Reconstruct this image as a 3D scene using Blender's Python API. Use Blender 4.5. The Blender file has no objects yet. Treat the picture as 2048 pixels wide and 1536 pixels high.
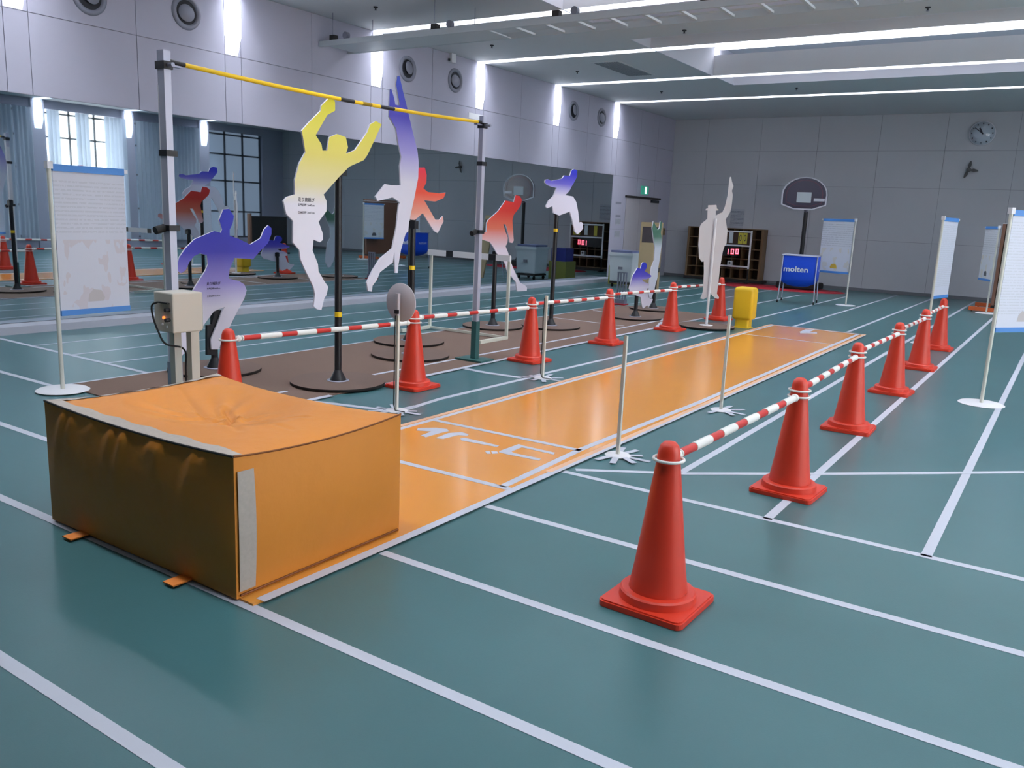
import bpy, bmesh, math, random
from mathutils import Vector, Matrix
random.seed(7)
PI = math.pi
COL = bpy.context.scene.collection

# ------------------------------------------------------------------ camera
FPX, YAW, PITCH, ROLL, CAMH = 1675.35, -0.582406, 0.199977, -0.0443198, 1.566
_f = Vector((math.sin(YAW)*math.cos(PITCH), math.cos(YAW)*math.cos(PITCH), -math.sin(PITCH)))
_r0 = Vector((math.cos(YAW), -math.sin(YAW), 0)); _d0 = _f.cross(_r0)
_r = math.cos(ROLL)*_r0 + math.sin(ROLL)*_d0
_d = -math.sin(ROLL)*_r0 + math.cos(ROLL)*_d0
EYE = Vector((0, 0, CAMH))
cam = bpy.data.cameras.new('camera'); camo = bpy.data.objects.new('camera', cam); COL.objects.link(camo)
cam.sensor_fit = 'HORIZONTAL'; cam.sensor_width = 36.0; cam.lens = FPX/2048*36.0
cam.clip_start = 0.05; cam.clip_end = 200
m = Matrix((_r, -_d, -_f)).transposed().to_4x4(); m.translation = EYE
camo.matrix_world = m
sc = bpy.context.scene; sc.camera = camo
# ------------------------------------------------------------------ world, exposure
w = bpy.data.worlds.new('world'); sc.world = w; w.use_nodes = True
w.node_tree.nodes['Background'].inputs[0].default_value = (0.75, 0.85, 1.0, 1)
w.node_tree.nodes['Background'].inputs[1].default_value = 1.0
sc.view_settings.view_transform = 'Standard'; sc.view_settings.look = 'None'
sc.view_settings.gamma = 1.0; sc.view_settings.use_curve_mapping = False
sc.view_settings.exposure = -0.42
STRIP_L, WALL_GLOW, WINDOW_L, COFFER_L = 34.0, 5.0, 7.0, 8.0

# pixel of the 2048x1536 photograph -> direction; distance comes from what the thing touches
def ray(x, y): return (_f*FPX + (x-1024)*_r + (y-768)*_d).normalized()
def fl(x, y, z=0.0):
    v = ray(x, y); return EYE + v*((z-CAMH)/v.z)
def onX(x, y, X):
    v = ray(x, y); return EYE + v*(X/v.x)
def onY(x, y, Y):
    v = ray(x, y); return EYE + v*(Y/v.y)
def onP(x, y, p, n):
    v = ray(x, y); return EYE + v*((p-EYE).dot(n)/v.dot(n))
def hgt(b, x, y):
    v = ray(x, y); t = (v.x*b[0]+v.y*b[1])/(v.x*v.x+v.y*v.y); return CAMH + v.z*t

# ------------------------------------------------------------------ materials
def lin(c): return tuple((v/12.92 if v <= .04045 else ((v+.055)/1.055)**2.4) for v in [q/255 for q in c])
MATS = {}
def mat(name, rgb, rough=.5, metal=0, spec=.5, emit=None, es=0, noise=0, nscale=8, bump=0, bscale=60, trans=0, alpha=1, coat=0):
    if name in MATS: return MATS[name]
    M = bpy.data.materials.new(name); M.use_nodes = True; nt = M.node_tree; b = nt.nodes['Principled BSDF']
    c = lin(rgb)+(1,)
    b.inputs['Base Color'].default_value = c; b.inputs['Roughness'].default_value = rough
    b.inputs['Metallic'].default_value = metal; b.inputs['Specular IOR Level'].default_value = spec
    b.inputs['Transmission Weight'].default_value = trans; b.inputs['Alpha'].default_value = alpha
    b.inputs['Coat Weight'].default_value = coat
    if emit:
        b.inputs['Emission Color'].default_value = lin(emit)+(1,); b.inputs['Emission Strength'].default_value = es
    if noise or bump:
        tc = nt.nodes.new('ShaderNodeTexCoord')
    if noise:
        n = nt.nodes.new('ShaderNodeTexNoise'); n.inputs['Scale'].default_value = nscale; n.inputs['Detail'].default_value = 5
        nt.links.new(tc.outputs['Object'], n.inputs['Vector'])
        mx = nt.nodes.new('ShaderNodeMix'); mx.data_type = 'RGBA'
        mx.inputs[6].default_value = tuple(v*(1-noise) for v in c[:3])+(1,)
        mx.inputs[7].default_value = tuple(min(1, v*(1+noise)) for v in c[:3])+(1,)
        nt.links.new(n.outputs['Fac'], mx.inputs[0]); nt.links.new(mx.outputs[2], b.inputs['Base Color'])
    if bump:
        n2 = nt.nodes.new('ShaderNodeTexNoise'); n2.inputs['Scale'].default_value = bscale; n2.inputs['Detail'].default_value = 3
        nt.links.new(tc.outputs['Object'], n2.inputs['Vector'])
        bp = nt.nodes.new('ShaderNodeBump'); bp.inputs['Strength'].default_value = bump; bp.inputs['Distance'].default_value = .01
        nt.links.new(n2.outputs['Fac'], bp.inputs['Height']); nt.links.new(bp.outputs[0], b.inputs['Normal'])
    MATS[name] = M; return M
def gradient(name, stops, rough=.45):
    M = bpy.data.materials.new(name); M.use_nodes = True; nt = M.node_tree; b = nt.nodes['Principled BSDF']
    tc = nt.nodes.new('ShaderNodeTexCoord'); sp = nt.nodes.new('ShaderNodeSeparateXYZ'); rp = nt.nodes.new('ShaderNodeValToRGB')
    nt.links.new(tc.outputs['Generated'], sp.inputs[0]); nt.links.new(sp.outputs['Z'], rp.inputs[0]); nt.links.new(rp.outputs[0], b.inputs['Base Color'])
    e = rp.color_ramp.elements
    while len(e) < len(stops): e.new(.5)
    for el, (p, c) in zip(e, stops): el.position = p; el.color = lin(c)+(1,)
    b.inputs['Roughness'].default_value = rough; MATS[name] = M; return M
def printed(name, base, ink, lines, lo, hi, blotch=None):
    """a printed sheet: rows of small type between lo and hi of its height"""
    M = bpy.data.materials.new(name); M.use_nodes = True; nt = M.node_tree; b = nt.nodes['Principled BSDF']; N = nt.nodes.new; Lk = nt.links.new
    tc = N('ShaderNodeTexCoord'); sp = N('ShaderNodeSeparateXYZ'); Lk(tc.outputs['Generated'], sp.inputs[0])
    def mth(op, a, bb):
        n = N('ShaderNodeMath'); n.operation = op
        for i, q in enumerate((a, bb)):
            if isinstance(q, (int, float)): n.inputs[i].default_value = q
            else: Lk(q, n.inputs[i])
        return n.outputs[0]
    z = sp.outputs['Z']; fr = mth('FRACT', mth('MULTIPLY', z, lines), 0); row = mth('LESS_THAN', fr, .42)
    mp = N('ShaderNodeMapping'); mp.inputs['Scale'].default_value = (26, 26, lines); Lk(tc.outputs['Generated'], mp.inputs[0])
    no = N('ShaderNodeTexNoise'); no.inputs['Scale'].default_value = 1.5; no.inputs['Detail'].default_value = 2; Lk(mp.outputs[0], no.inputs['Vector'])
    ch = mth('GREATER_THAN', no.outputs['Fac'], .44)
    f = mth('MULTIPLY', mth('MULTIPLY', row, ch), mth('MULTIPLY', mth('GREATER_THAN', z, lo), mth('LESS_THAN', z, hi)))
    mx = N('ShaderNodeMix'); mx.data_type = 'RGBA'; mx.inputs[6].default_value = lin(base)+(1,); mx.inputs[7].default_value = lin(ink)+(1,); Lk(f, mx.inputs[0])
    out = mx.outputs[2]
    if blotch:
        n3 = N('ShaderNodeTexNoise'); n3.inputs['Scale'].default_value = 5; Lk(tc.outputs['Generated'], n3.inputs['Vector'])
        g = mth('MULTIPLY', mth('GREATER_THAN', n3.outputs['Fac'], .57), mth('LESS_THAN', z, lo-.04))
        m2 = N('ShaderNodeMix'); m2.data_type = 'RGBA'; Lk(g, m2.inputs[0]); Lk(out, m2.inputs[6]); m2.inputs[7].default_value = lin(blotch)+(1,); out = m2.outputs[2]
    Lk(out, b.inputs['Base Color']); b.inputs['Roughness'].default_value = .5; MATS[name] = M; return M

M_floor = mat('green_rubber_floor', (64, 105, 109), .30, spec=.42, noise=.10, nscale=2.2, bump=.03, bscale=180)
M_line = mat('white_line_paint', (196, 200, 212), .45)
M_tape = mat('white_cloth_tape', (196, 200, 212), .4, noise=.06, nscale=30)
M_wall = mat('lilac_wall_panel', (178, 177, 194), .6, noise=.02, nscale=4)
M_gap = mat('panel_joint', (140, 140, 150), .8)
M_ceil = mat('ceiling_board', (206, 207, 210), .8)
M_white = mat('white_paint', (228, 228, 232), .5)
M_coffer = mat('coffer_white', (216, 216, 226), .7)
M_dark = mat('dark_wall', (60, 58, 58), .8)
M_mirror = mat('mirror_glass', (188, 200, 206), .015, metal=1)
M_curb = mat('curb_paint', (176, 178, 190), .6)
M_strip = mat('fluorescent_strip', (255, 255, 255), .5, emit=(240, 246, 255), es=STRIP_L)
M_wallglow = mat('wall_strip_glow', (255, 255, 255), .5, emit=(238, 244, 255), es=WALL_GLOW)  # wall lit by the strip ends, its brightness put in as emission
M_clamp = mat('fluorescent_coffer', (255, 255, 255), .5, emit=(240, 244, 255), es=COFFER_L)
M_day = mat('daylight_pane', (255, 255, 255), .3, emit=(255, 253, 250), es=WINDOW_L)
M_dusk = mat('shaded_pane', (110, 124, 140), .1, emit=(170, 184, 206), es=.8)
M_frame = mat('window_frame', (70, 78, 88), .5)
M_curt = mat('curtain_cloth', (228, 233, 240), .8)
M_orange = mat('orange_tarpaulin', (208, 131, 46), .48, spec=.4, noise=.05, nscale=6, bump=.25, bscale=14)
M_tab = mat('orange_webbing', (226, 130, 50), .6)
M_velcro = mat('grey_hook_tape', (178, 168, 158), .9, noise=.12, nscale=60)
M_mat = mat('orange_runway', (218, 146, 62), .16, spec=.5, noise=.05, nscale=1.3)
M_mattape = mat('translucent_tape', (226, 178, 140), .4)
M_brown = mat('brown_carpet', (112, 90, 78), .9, noise=.15, nscale=120, bump=.2, bscale=300)
M_disc = mat('brown_disc_top', (106, 86, 76), .85, noise=.15, nscale=120)
M_discr = mat('disc_rim', (40, 36, 36), .7)
M_cone = mat('cone_plastic', (208, 56, 34), .38, spec=.5)
M_red = mat('bar_red', (196, 44, 36), .35)
M_barw = mat('bar_white', (236, 236, 232), .4)
M_black = mat('black_steel', (26, 27, 32), .4)
M_blackr = mat('black_rubber', (18, 18, 20), .7)
M_steel = mat('grey_steel', (150, 152, 168), .35, metal=.6)
M_alu = mat('aluminium', (186, 188, 204), .35, metal=.3)
M_green = mat('green_paint', (44, 92, 90), .5)
M_cream = mat('cream_metal', (196, 190, 178), .5)
M_creamd = mat('cream_metal_side', (176, 176, 168), .5)
M_ybar = mat('yellow_bar', (244, 200, 30), .35)
M_ypad = mat('yellow_pad', (232, 190, 34), .45)
M_yellow = mat('yellow_card', (190, 178, 60), .6)
M_blue = mat('blue_banner_rail', (76, 136, 206), .5)
M_bluef = mat('blue_cart_fabric', (14, 74, 210), .5, bump=.3, bscale=12)
M_redmat = mat('red_mat', (170, 26, 44), .7)
M_wood = mat('shelf_wood', (118, 92, 64), .6, noise=.12, nscale=6)
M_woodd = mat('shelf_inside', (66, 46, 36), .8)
M_led = mat('led_red', (60, 0, 10), .5, emit=(255, 30, 70), es=5)
M_ledw = mat('led_core', (255, 120, 140), .5, emit=(255, 110, 130), es=3)
M_exit = mat('exit_lit', (200, 255, 235), .5, emit=(190, 255, 230), es=3)
M_exitg = mat('exit_green', (60, 150, 130), .5, emit=(60, 170, 140), es=.5)
M_acry = mat('clear_acrylic_white', (214, 214, 204), .3, spec=.5)
M_plate = mat('grey_plate', (196, 190, 196), .6)
M_board = mat('smoked_backboard', (84, 78, 92), .15, spec=.6)
M_rib = mat('backboard_trim', (226, 224, 232), .4)
M_paper = printed('notice_paper', (176, 178, 188), (120, 124, 136), 14, .1, .9)
M_tan = mat('tan_board', (150, 132, 100), .7)
M_photo = mat('dark_photo', (44, 36, 42), .4, noise=.6, nscale=9)
M_bin = mat('white_plastic', (206, 212, 216), .5)
M_bin2 = mat('blue_plastic', (48, 52, 130), .5)
M_bin3 = mat('olive_plastic', (150, 148, 70), .5)
M_ttbrown = mat('brown_panel', (132, 92, 74), .6)
M_oran = mat('orange_foot', (206, 96, 44), .5)
M_lamp = mat('orange_lamp', (255, 150, 80), .4, emit=(255, 120, 40), es=2.5)
M_ink = mat('black_print', (44, 44, 60), .6)
M_white_t = mat('white_lettering', (236, 238, 246), .5)
M_vent = mat('vent_grey', (132, 134, 148), .5)
M_ventd = mat('vent_dark', (40, 42, 50), .7)
M_clockf = mat('clock_face', (190, 198, 210), .08, coat=1)
M_cut = mat('cutout_white', (226, 224, 236), .5)
M_cutd = mat('cutout_starter', (214, 212, 214), .5)
G_BLUE = gradient('blue_fade', [(0, (226, 224, 238)), (.36, (224, 220, 236)), (.52, (150, 140, 206)), (.72, (62, 58, 170)), (1, (38, 50, 178))])
G_TBLUE = gradient('tall_blue_fade', [(0, (226, 224, 236)), (.52, (224, 222, 236)), (.66, (160, 152, 212)), (.82, (74, 66, 180)), (1, (50, 76, 190))])
G_KBLUE = gradient('kick_blue_fade', [(0, (226, 222, 234)), (.58, (222, 218, 234)), (.76, (106, 98, 196)), (.92, (44, 46, 180)), (1, (40, 50, 190))])
G_SBLUE = gradient('small_blue_fade', [(0, (226, 222, 236)), (.46, (222, 216, 234)), (.70, (90, 78, 190)), (.9, (44, 48, 182)), (1, (44, 54, 190))])
G_YEL = gradient('yellow_fade', [(0, (226, 224, 238)), (.50, (224, 222, 232)), (.60, (222, 212, 160)), (.74, (220, 206, 104)), (1, (222, 214, 44))])
G_RED = gradient('red_fade', [(0, (226, 224, 238)), (.44, (226, 214, 226)), (.66, (214, 110, 84)), (.84, (206, 50, 36)), (1, (214, 42, 44))])
G_RED2 = gradient('leaping_red_fade', [(0, (226, 220, 230)), (.30, (222, 150, 128)), (.62, (216, 76, 50)), (1, (214, 40, 66))])
G_GREEN = gradient('green_fade', [(0, (220, 222, 236)), (.66, (196, 202, 212)), (.8, (80, 120, 100)), (1, (70, 112, 92))])

def smooth(pts, n=6):
    P = [Vector(p) for p in pts]; P = [P[0]]+P+[P[-1]]; out = []
    for i in range(1, len(P)-2):
        for k in range(n):
            t = k/n; a, b, c, d = P[i-1], P[i], P[i+1], P[i+2]
            out.append(.5*((2*b)+(c-a)*t+(2*a-5*b+4*c-d)*t*t+(3*b-a-3*c+d)*t**3))
    return out+[P[-1]]
# ------------------------------------------------------------------ builders
class MB:
    def __init__(s): s.v = []; s.f = []; s.m = []; s.sm = []
    def add(s, vs, fs, mi=0, smooth=False):
        o = len(s.v); s.v += [tuple(p) for p in vs]
        for f in fs: s.f.append([i+o for i in f]); s.m.append(mi); s.sm.append(smooth)
        return s
    def box(s, x0, x1, y0, y1, z0, z1, mi=0):
        vs = [(x, y, z) for z in (z0, z1) for y in (y0, y1) for x in (x0, x1)]
        return s.add(vs, [(0, 2, 3, 1), (4, 5, 7, 6), (0, 1, 5, 4), (2, 6, 7, 3), (0, 4, 6, 2), (1, 3, 7, 5)], mi)
    def tube(s, pts, r, n=10, mi=0, cap=True, r2=None):
        pts = [Vector(p) for p in pts]; rings = []; prev = None
        for i, p in enumerate(pts):
            t = (pts[min(i+1, len(pts)-1)]-pts[max(i-1, 0)]).normalized()
            if prev is None:
                a = Vector((0, 0, 1)) if abs(t.z) < .9 else Vector((1, 0, 0)); u = t.cross(a).normalized()
            else:
                u = (prev - t*prev.dot(t)).normalized()
            prev = u; v = t.cross(u); rr = r if r2 is None else r+(r2-r)*i/(len(pts)-1)
            rings.append([p+(u*math.cos(2*PI*k/n)+v*math.sin(2*PI*k/n))*rr for k in range(n)])
        vs = [q for R_ in rings for q in R_]; fs = []
        for i in range(len(rings)-1):
            for k in range(n): fs.append((i*n+k, i*n+(k+1) % n, (i+1)*n+(k+1) % n, (i+1)*n+k))
        s.add(vs, fs, mi, True)
        if cap:
            s.add(rings[0], [tuple(range(n))[::-1]], mi); s.add(rings[-1], [tuple(range(n))], mi)
        return s
    def lathe(s, prof, n=24, mi=0, c=(0, 0, 0), smooth=True):
        vs = []; fs = []
        for r, z in prof:
            for k in range(n): vs.append((c[0]+r*math.cos(2*PI*k/n), c[1]+r*math.sin(2*PI*k/n), c[2]+z))
        for i in range(len(prof)-1):
            for k in range(n): fs.append((i*n+k, i*n+(k+1) % n, (i+1)*n+(k+1) % n, (i+1)*n+k))
        s.add(vs, fs, mi, smooth)
        return s
    def torus(s, c, R, r, axis='z', n=24, k=8, mi=0):
        pts = []
        for i in range(n+1):
            a = 2*PI*i/n; x, y = R*math.cos(a), R*math.sin(a)
            pts.append(Vector(c)+Vector({'z': (x, y, 0), 'x': (0, x, y), 'y': (x, 0, y)}[axis]))
        return s.tube(pts, r, k, mi, cap=False)
    def prism(s, poly, fn, t0, t1, mi=0, mi_side=None):
        """poly: 2D outline; fn(a, b, t) -> 3D"""
        n = len(poly); A = [fn(a, b, t0) for a, b in poly]; B = [fn(a, b, t1) for a, b in poly]
        s.add(A, [tuple(range(n))[::-1]], mi); s.add(B, [tuple(range(n))], mi)
        vs = A+B; s.add(vs, [(i, (i+1) % n, n+(i+1) % n, n+i) for i in range(n)], mi if mi_side is None else mi_side)
        return s
    def mesh(s, name, mats):
        me = bpy.data.meshes.new(name); me.from_pydata(s.v, [], s.f)
        for x in (mats if isinstance(mats, (list, tuple)) else [mats]): me.materials.append(x)
        me.polygons.foreach_set('material_index', s.m); me.polygons.foreach_set('use_smooth', s.sm)
        me.update(); return me
    def build(s, name, mats, parent=None, label=None):
        o = bpy.data.objects.new(name, s.mesh(name, mats)); COL.objects.link(o)
        if parent: o.parent = parent
        if label: o['label'] = label
        bm = bmesh.new(); bm.from_mesh(o.data); bmesh.ops.recalc_face_normals(bm, faces=bm.faces); bm.to_mesh(o.data); bm.free()
        return o
def tag(o, label=None, cat=None, group=None, kind=None):
    if label: o['label'] = label
    if cat: o['category'] = cat
    if group: o['group'] = group
    if kind: o['kind'] = kind
    return o
def thing(name, label, cat, loc=(0, 0, 0), rz=0, group=None):
    o = bpy.data.objects.new(name, None); COL.objects.link(o); o.location = loc; o.rotation_euler = (0, 0, rz); o.empty_display_size = .1
    return tag(o, label, cat, group)
def share(name, me, parent, loc=(0, 0, 0), rot=(0, 0, 0)):
    o = bpy.data.objects.new(name, me); COL.objects.link(o); o.parent = parent; o.location = loc; o.rotation_euler = rot; return o
def bevel(o, w=.005, seg=2):
    b = o.modifiers.new('bevel', 'BEVEL'); b.width = w; b.segments = seg; b.limit_method = 'ANGLE'; return o
def text_mb(body, size, fn, mb=None, mi=0, align='CENTER', sx=1.0, bold=.0):
    cu = bpy.data.curves.new('text', 'FONT'); cu.body = body; cu.size = size; cu.align_x = align; cu.align_y = 'CENTER'; cu.resolution_u = 3; cu.offset = size*bold
    o = bpy.data.objects.new('text', cu); COL.objects.link(o)
    me = o.evaluated_get(bpy.context.evaluated_depsgraph_get()).to_mesh() if False else bpy.data.meshes.new_from_object(o)
    mb = mb or MB(); mb.add([fn(v.co.x*sx, v.co.y) for v in me.vertices], [tuple(p.vertices) for p in me.polygons], mi)
    bpy.data.objects.remove(o); bpy.data.curves.remove(cu); bpy.data.meshes.remove(me)
    return mb

# ================================================================== SETTING
K = 1.031
XL, XR, YB, YF, ZC = -10.05, 6.3, 23.1, -5.0, 4.385
XMIR, YMIR, ZMIR = XL-.004, 19.48, 2.642
LY = [y*K for y in (2.1, 4.9, 7.69, 10.47, 13.28, 16.08, 18.87)]
LW = .135
floor = MB().box(XMIR-.2, XR+.2, YF-.2, YB+.2, -.1, 0).build('floor', M_floor)
tag(floor, 'teal green rubber sports hall floor', 'floor', kind='structure')
def floorline(pts, wd, z=.0015, m_=None, parent=None, name='lane_line', zz=0.0):
    mb = MB(); P = [Vector((p[0], p[1], 0)) for p in pts]; L = []; R_ = []
    for i, p in enumerate(P):
        t = (P[min(i+1, len(P)-1)]-P[max(i-1, 0)]).normalized(); n = Vector((-t.y, t.x, 0))*wd/2
        L.append(p+n); R_.append(p-n)
    poly = L+R_[::-1]
    mb.prism([(q.x, q.y) for q in poly], lambda a, b, t: (a, b, t), zz+.0002, zz+z)
    return mb.build(name, m_ or M_line, parent or floor)
# cross lines
XC = -9.755
for y, x0, x1 in ((4.42, XC, -6.87), (3.57, XC, -6.87), (2.72, XC, -3.99), (2.01, XC, -2.5), (1.24, XC, 2.2),
                  (4.40, -2.485, XR-.3), (3.57, -2.485, XR-.3), (2.74, -2.485, XR-.3), (2.01, -2.5, XR-.3)):
    floorline([(x0, y), (x1, y)], .05)
# lanes along the hall
for x, y0, y1 in ((-8.93, 4.42, YB-.2), (-8.19, 4.42, YB-.2), (-7.57, 4.42, YB-.2), (-6.9, 3.6, YB-.2), (-6.2, 14.3, YB-.6), (-5.3, 14.3, 20.3),
                  (-4.42, 13.6, 20.9), (-3.62, 13.6, 22.9), (-2.8, 13.6, 22.9), (-1.9, 4.9, 22.9), (-1.2, 4.40, 22.6), (-.41, 4.40, 22.6), (.4, 4.4, 22.6), (1.2, 4.4, 22.6)):
    floorline([(x, y0), (x, y1)], .05 if x > -6 else .035)
floorline([(-2.44, 4.48), (-1.86, 4.89), (-1.19, 5.48), (-.1, 6.5), (1.0, 7.5)], .045, z=.0025)
floorline([fl(x, y)[:2] for x, y in ((800, 823), (880, 798), (1061, 755), (1084, 748), (1240, 712), (1426, 664))], .05, z=.0025)

# ---- left wall: recessed mirror below, panels above
wl = MB().box(XL-.5, XL-.012, YF, YB, ZMIR, ZC+.9).box(XL-.5, XL-.012, YMIR, YB, 0, ZMIR).box(XL-.5, XL-.02, YF, YMIR, 0, ZMIR).build('wall_left', M_gap)
tag(wl, 'long lilac grey panelled wall above the mirror', 'wall', kind='structure')
def wpanel_x(y0, y1, z0, z1, g=.004):
    MB().box(XL-.012, XL, y0+g, y1-g, z0+g, z1-g).build('wall_panel', M_wall, wl)
ycuts = []
for i, y in enumerate([-.7]+LY):
    ycuts += [y-LW, y+LW, y+1.44]
ycuts = [YF, -2.1]+ycuts[:-1]+[20.9, 22.0, YB]
ZS = 3.524
for a, b in zip(ycuts[:-1], ycuts[1:]):
    wpanel_x(a, b, ZMIR, ZS); 
    wpanel_x(a, b, ZS, ZC)
for a, b in ((YMIR, 20.9), (20.9, 22.0), (22.0, YB)):
    wpanel_x(a, b, .1, 1.3); wpanel_x(a, b, 1.3, ZMIR)
bl = MB().box(XL-.015, -9.76, YF, YMIR-.1, 0, .085).build('baseboard_left', M_curb)
tag(bl, 'pale grey curb along the foot of the mirror', 'curb', kind='structure')
MB().box(XL-.02, XL+.012, YMIR, YB, 0, .1).build('wall_base', M_curb, wl)
mir = thing('wall_mirror', 'long frameless wall mirror covering the lower left wall', 'mirror', (XMIR, 0, 0))
def mirx(y): return 0
yc = [YF, -1.0, 2.0, 4.6, 5.7, 6.8, 7.9, 9.0, 9.9, 10.8, 11.7, 12.6, 13.8, 15.5, 17.2, YMIR-.004]
for a, b in zip(yc[:-1], yc[1:]):
    t = .0022*2.48; e, f_ = mirx(a), mirx(b)
    MB().add([(e, a, .09), (f_, b, .09), (f_-t, b, ZMIR), (e-t, a, ZMIR), (e-.006, a, .09), (f_-.006, b, .13), (f_-.006-t, b, ZMIR), (e-.006-t, a, ZMIR)],
             [(0, 1, 2, 3), (7, 6, 5, 4), (0, 4, 5, 1), (1, 5, 6, 2), (2, 6, 7, 3), (3, 7, 4, 0)]).build('mirror_panel', M_mirror, mir)
# ---- back wall
wb = MB().box(XL-.5, XR+.5, YB+.012, YB+.4, 0, ZC+.9).build('wall_back', M_gap)
tag(wb, 'grey panelled end wall of the hall', 'wall', kind='structure')
xs = [XL-.012]; x = -9.05
while x < XR: xs.append(x); x += 1.5
xs.append(XR)
M_wallb = mat('end_wall_panel', (190, 190, 196), .65, noise=.02, nscale=3)
for a, b in zip(xs[:-1], xs[1:]):
    for z0, z1 in ((.08, 1.3), (1.3, 2.62), (2.62, 3.51), (3.51, ZC)):
        MB().box(a+.004, b-.004, YB, YB+.012, z0+.004, z1-.004).build('wall_panel', M_wallb, wb)
bb = MB().box(XL, XR, YB-.015, YB, 0, .08).build('baseboard_back', mat('baseboard_grey', (112, 114, 120), .6)); tag(bb, 'low grey baseboard along the end wall', 'baseboard', kind='structure')
wf = MB().box(XL-.5, XR+.5, YF-.4, YF, 0, ZC+.9).build('wall_front', M_dark); tag(wf, 'dark wall behind the viewer', 'wall', kind='structure')
# ---- right wall with windows (seen in the mirror)
wr = MB()
wr.box(XR, XR+.4, YF, YB+.4, 0, .32).box(XR, XR+.4, YF, YB+.4, 4.13, ZC+.9).box(XR, XR+.4, YF, LY[0]-.2, .32, 4.13).box(XR, XR+.4, 22.1, YB+.4, .32, 4.13)
for y in LY: wr.box(XR-.1, XR+.4, y-.2, y+.2, 0, ZC)
wr = wr.build('wall_right', M_wall); tag(wr, 'window wall opposite the mirror', 'wall', kind='structure')
YE = LY+[22.3]
for i in range(7):
    a, b = YE[i]+.2, YE[i+1]-.2
    if i == 6: b = 22.1
    W = thing('window_%d' % (i+1), ['tall daylit window nearest the viewer on the window wall', 'second tall daylit window on the window wall', 'third tall daylit window on the window wall', 'tall window with closed curtains reflected at the mirror edge',
              'bright window with white curtains reflected behind the near banner', 'curtained window reflected beside the high jump upright', 'dim blue window reflected behind the starter figure'][i], 'window', (XR, 0, 0)); W['kind'] = 'structure'
    MB().box(.18, .2, a, b, .32, 4.13).build('pane', [M_day, M_day, M_day, M_dusk, M_day, M_dusk, M_dusk][i], W)
    fr = MB()
    for z in (.32, 1.25, 2.35, 3.3, 4.0): MB().box(.1, .17, a, b, z, z+.055).build('frame_bar', M_frame, W)
    for k in range(4): yy = a+(b-a-.05)*k/3; MB().box(.1, .16, yy, yy+.05, .32, 4.13).build('frame_bar', M_frame, W)
_nt = M_curt.node_tree; _tr = _nt.nodes.new('ShaderNodeBsdfTranslucent'); _tr.inputs[0].default_value = lin((240, 244, 250))+(1,); _mx = _nt.nodes.new('ShaderNodeMixShader'); _mx.inputs[0].default_value = .55
_nt.links.new(_nt.nodes['Principled BSDF'].outputs[0], _mx.inputs[1]); _nt.links.new(_tr.outputs[0], _mx.inputs[2]); _nt.links.new(_mx.outputs[0], _nt.nodes['Material Output'].inputs[0])
def curtain(y0, y1, label, folds=8, amp=.05, gap=0):
    n = folds*8; vs = []; z0, z1 = .25, 4.1
    for k in range(n+1):
        t = k/n; yy = y0+(y1-y0)*t; xx = XR-.16+amp*math.sin(2*PI*folds*t)+.02*math.sin(17*t)
        vs += [(xx, yy, z0), (xx, yy, z1)]
    vs += [(p[0]+.008, p[1], p[2]) for p in vs]
    m_ = 2*(n+1); fs = []
    for k in range(n): fs += [(2*k, 2*k+2, 2*k+3, 2*k+1), (m_+2*k+1, m_+2*k+3, m_+2*k+2, m_+2*k)]
    o = MB().add(vs, fs, 0, True).build('curtain', M_curt); tag(o, label, 'curtain', 'curtains on the window wall')
    return o
curtain(12.94, 13.45, 'white curtain gathered left of the bright reflected window', 4)
curtain(13.92, 14.28, 'narrow white curtain just inside the bright reflected window', 3)
curtain(14.79, 15.21, 'grey curtain strip in the middle of the bright reflected window', 3)
curtain(15.72, 16.44, 'white curtain at the right side of the bright reflected window', 5)
curtain(16.81, 19.18, 'wide drawn curtain reflected beside the high jump upright', 16)
curtain(11.03, 12.89, 'wide drawn grey curtain reflected at the left end of the mirror', 14)

# ---- ceiling with light slots and coffers
CX0, CX1 = -6.475, 2.4
COF = [(7.06, 11.55), (12.8, 17.68)]
CZ = 4.97
yb = sorted(set([YF, YB]+[v for y in LY for v in (y-LW, y+LW)]+[v for c in COF for v in c]))
cm = MB()
for y0, y1 in zip(yb[:-1], yb[1:]):
    mid = (y0+y1)/2
    if any(abs(mid-y) < LW for y in LY): continue
    inc = any(c[0] < mid < c[1] for c in COF)
    for x0, x1 in ((XL-.3, CX0), (CX0, CX1), (CX1, XR+.2)):
        if inc and x0 == CX0: continue
        cm.box(x0, x1, y0, y1, ZC, ZC+.03)
ce = cm.build('ceiling', M_ceil); tag(ce, 'grey ceiling with light slots and deep coffers', 'ceiling', kind='structure')
for c in COF:
    MB().box(CX0, CX0+.02, c[0], c[1], ZC-.002, CZ).box(CX1-.02, CX1, c[0], c[1], ZC-.002, CZ).box(CX0+.02, CX1-.02, c[0], c[0]+.02, ZC-.002, CZ).box(CX0+.02, CX1-.02, c[1]-.02, c[1], ZC-.002, CZ).box(CX0, CX1, c[0], c[1], CZ, CZ+.02).build('coffer', M_coffer, ce)
    MB().box(CX0+.03, CX1-.03, c[1]-.05, c[1]-.021, CZ-.1, CZ-.02).build('coffer_trim', M_white, ce)
STRIPN = ['fluorescent strip overhead nearest the viewer', 'second fluorescent strip overhead counted from the viewer', 'third fluorescent strip overhead counted from the viewer', 'white light strip seen just behind the hanging ladder tray',
          'white light strip crossing the near part of the big coffer', 'white light strip crossing the far part of the big coffer', 'farthest white light strip, closest to the end wall']
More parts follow.
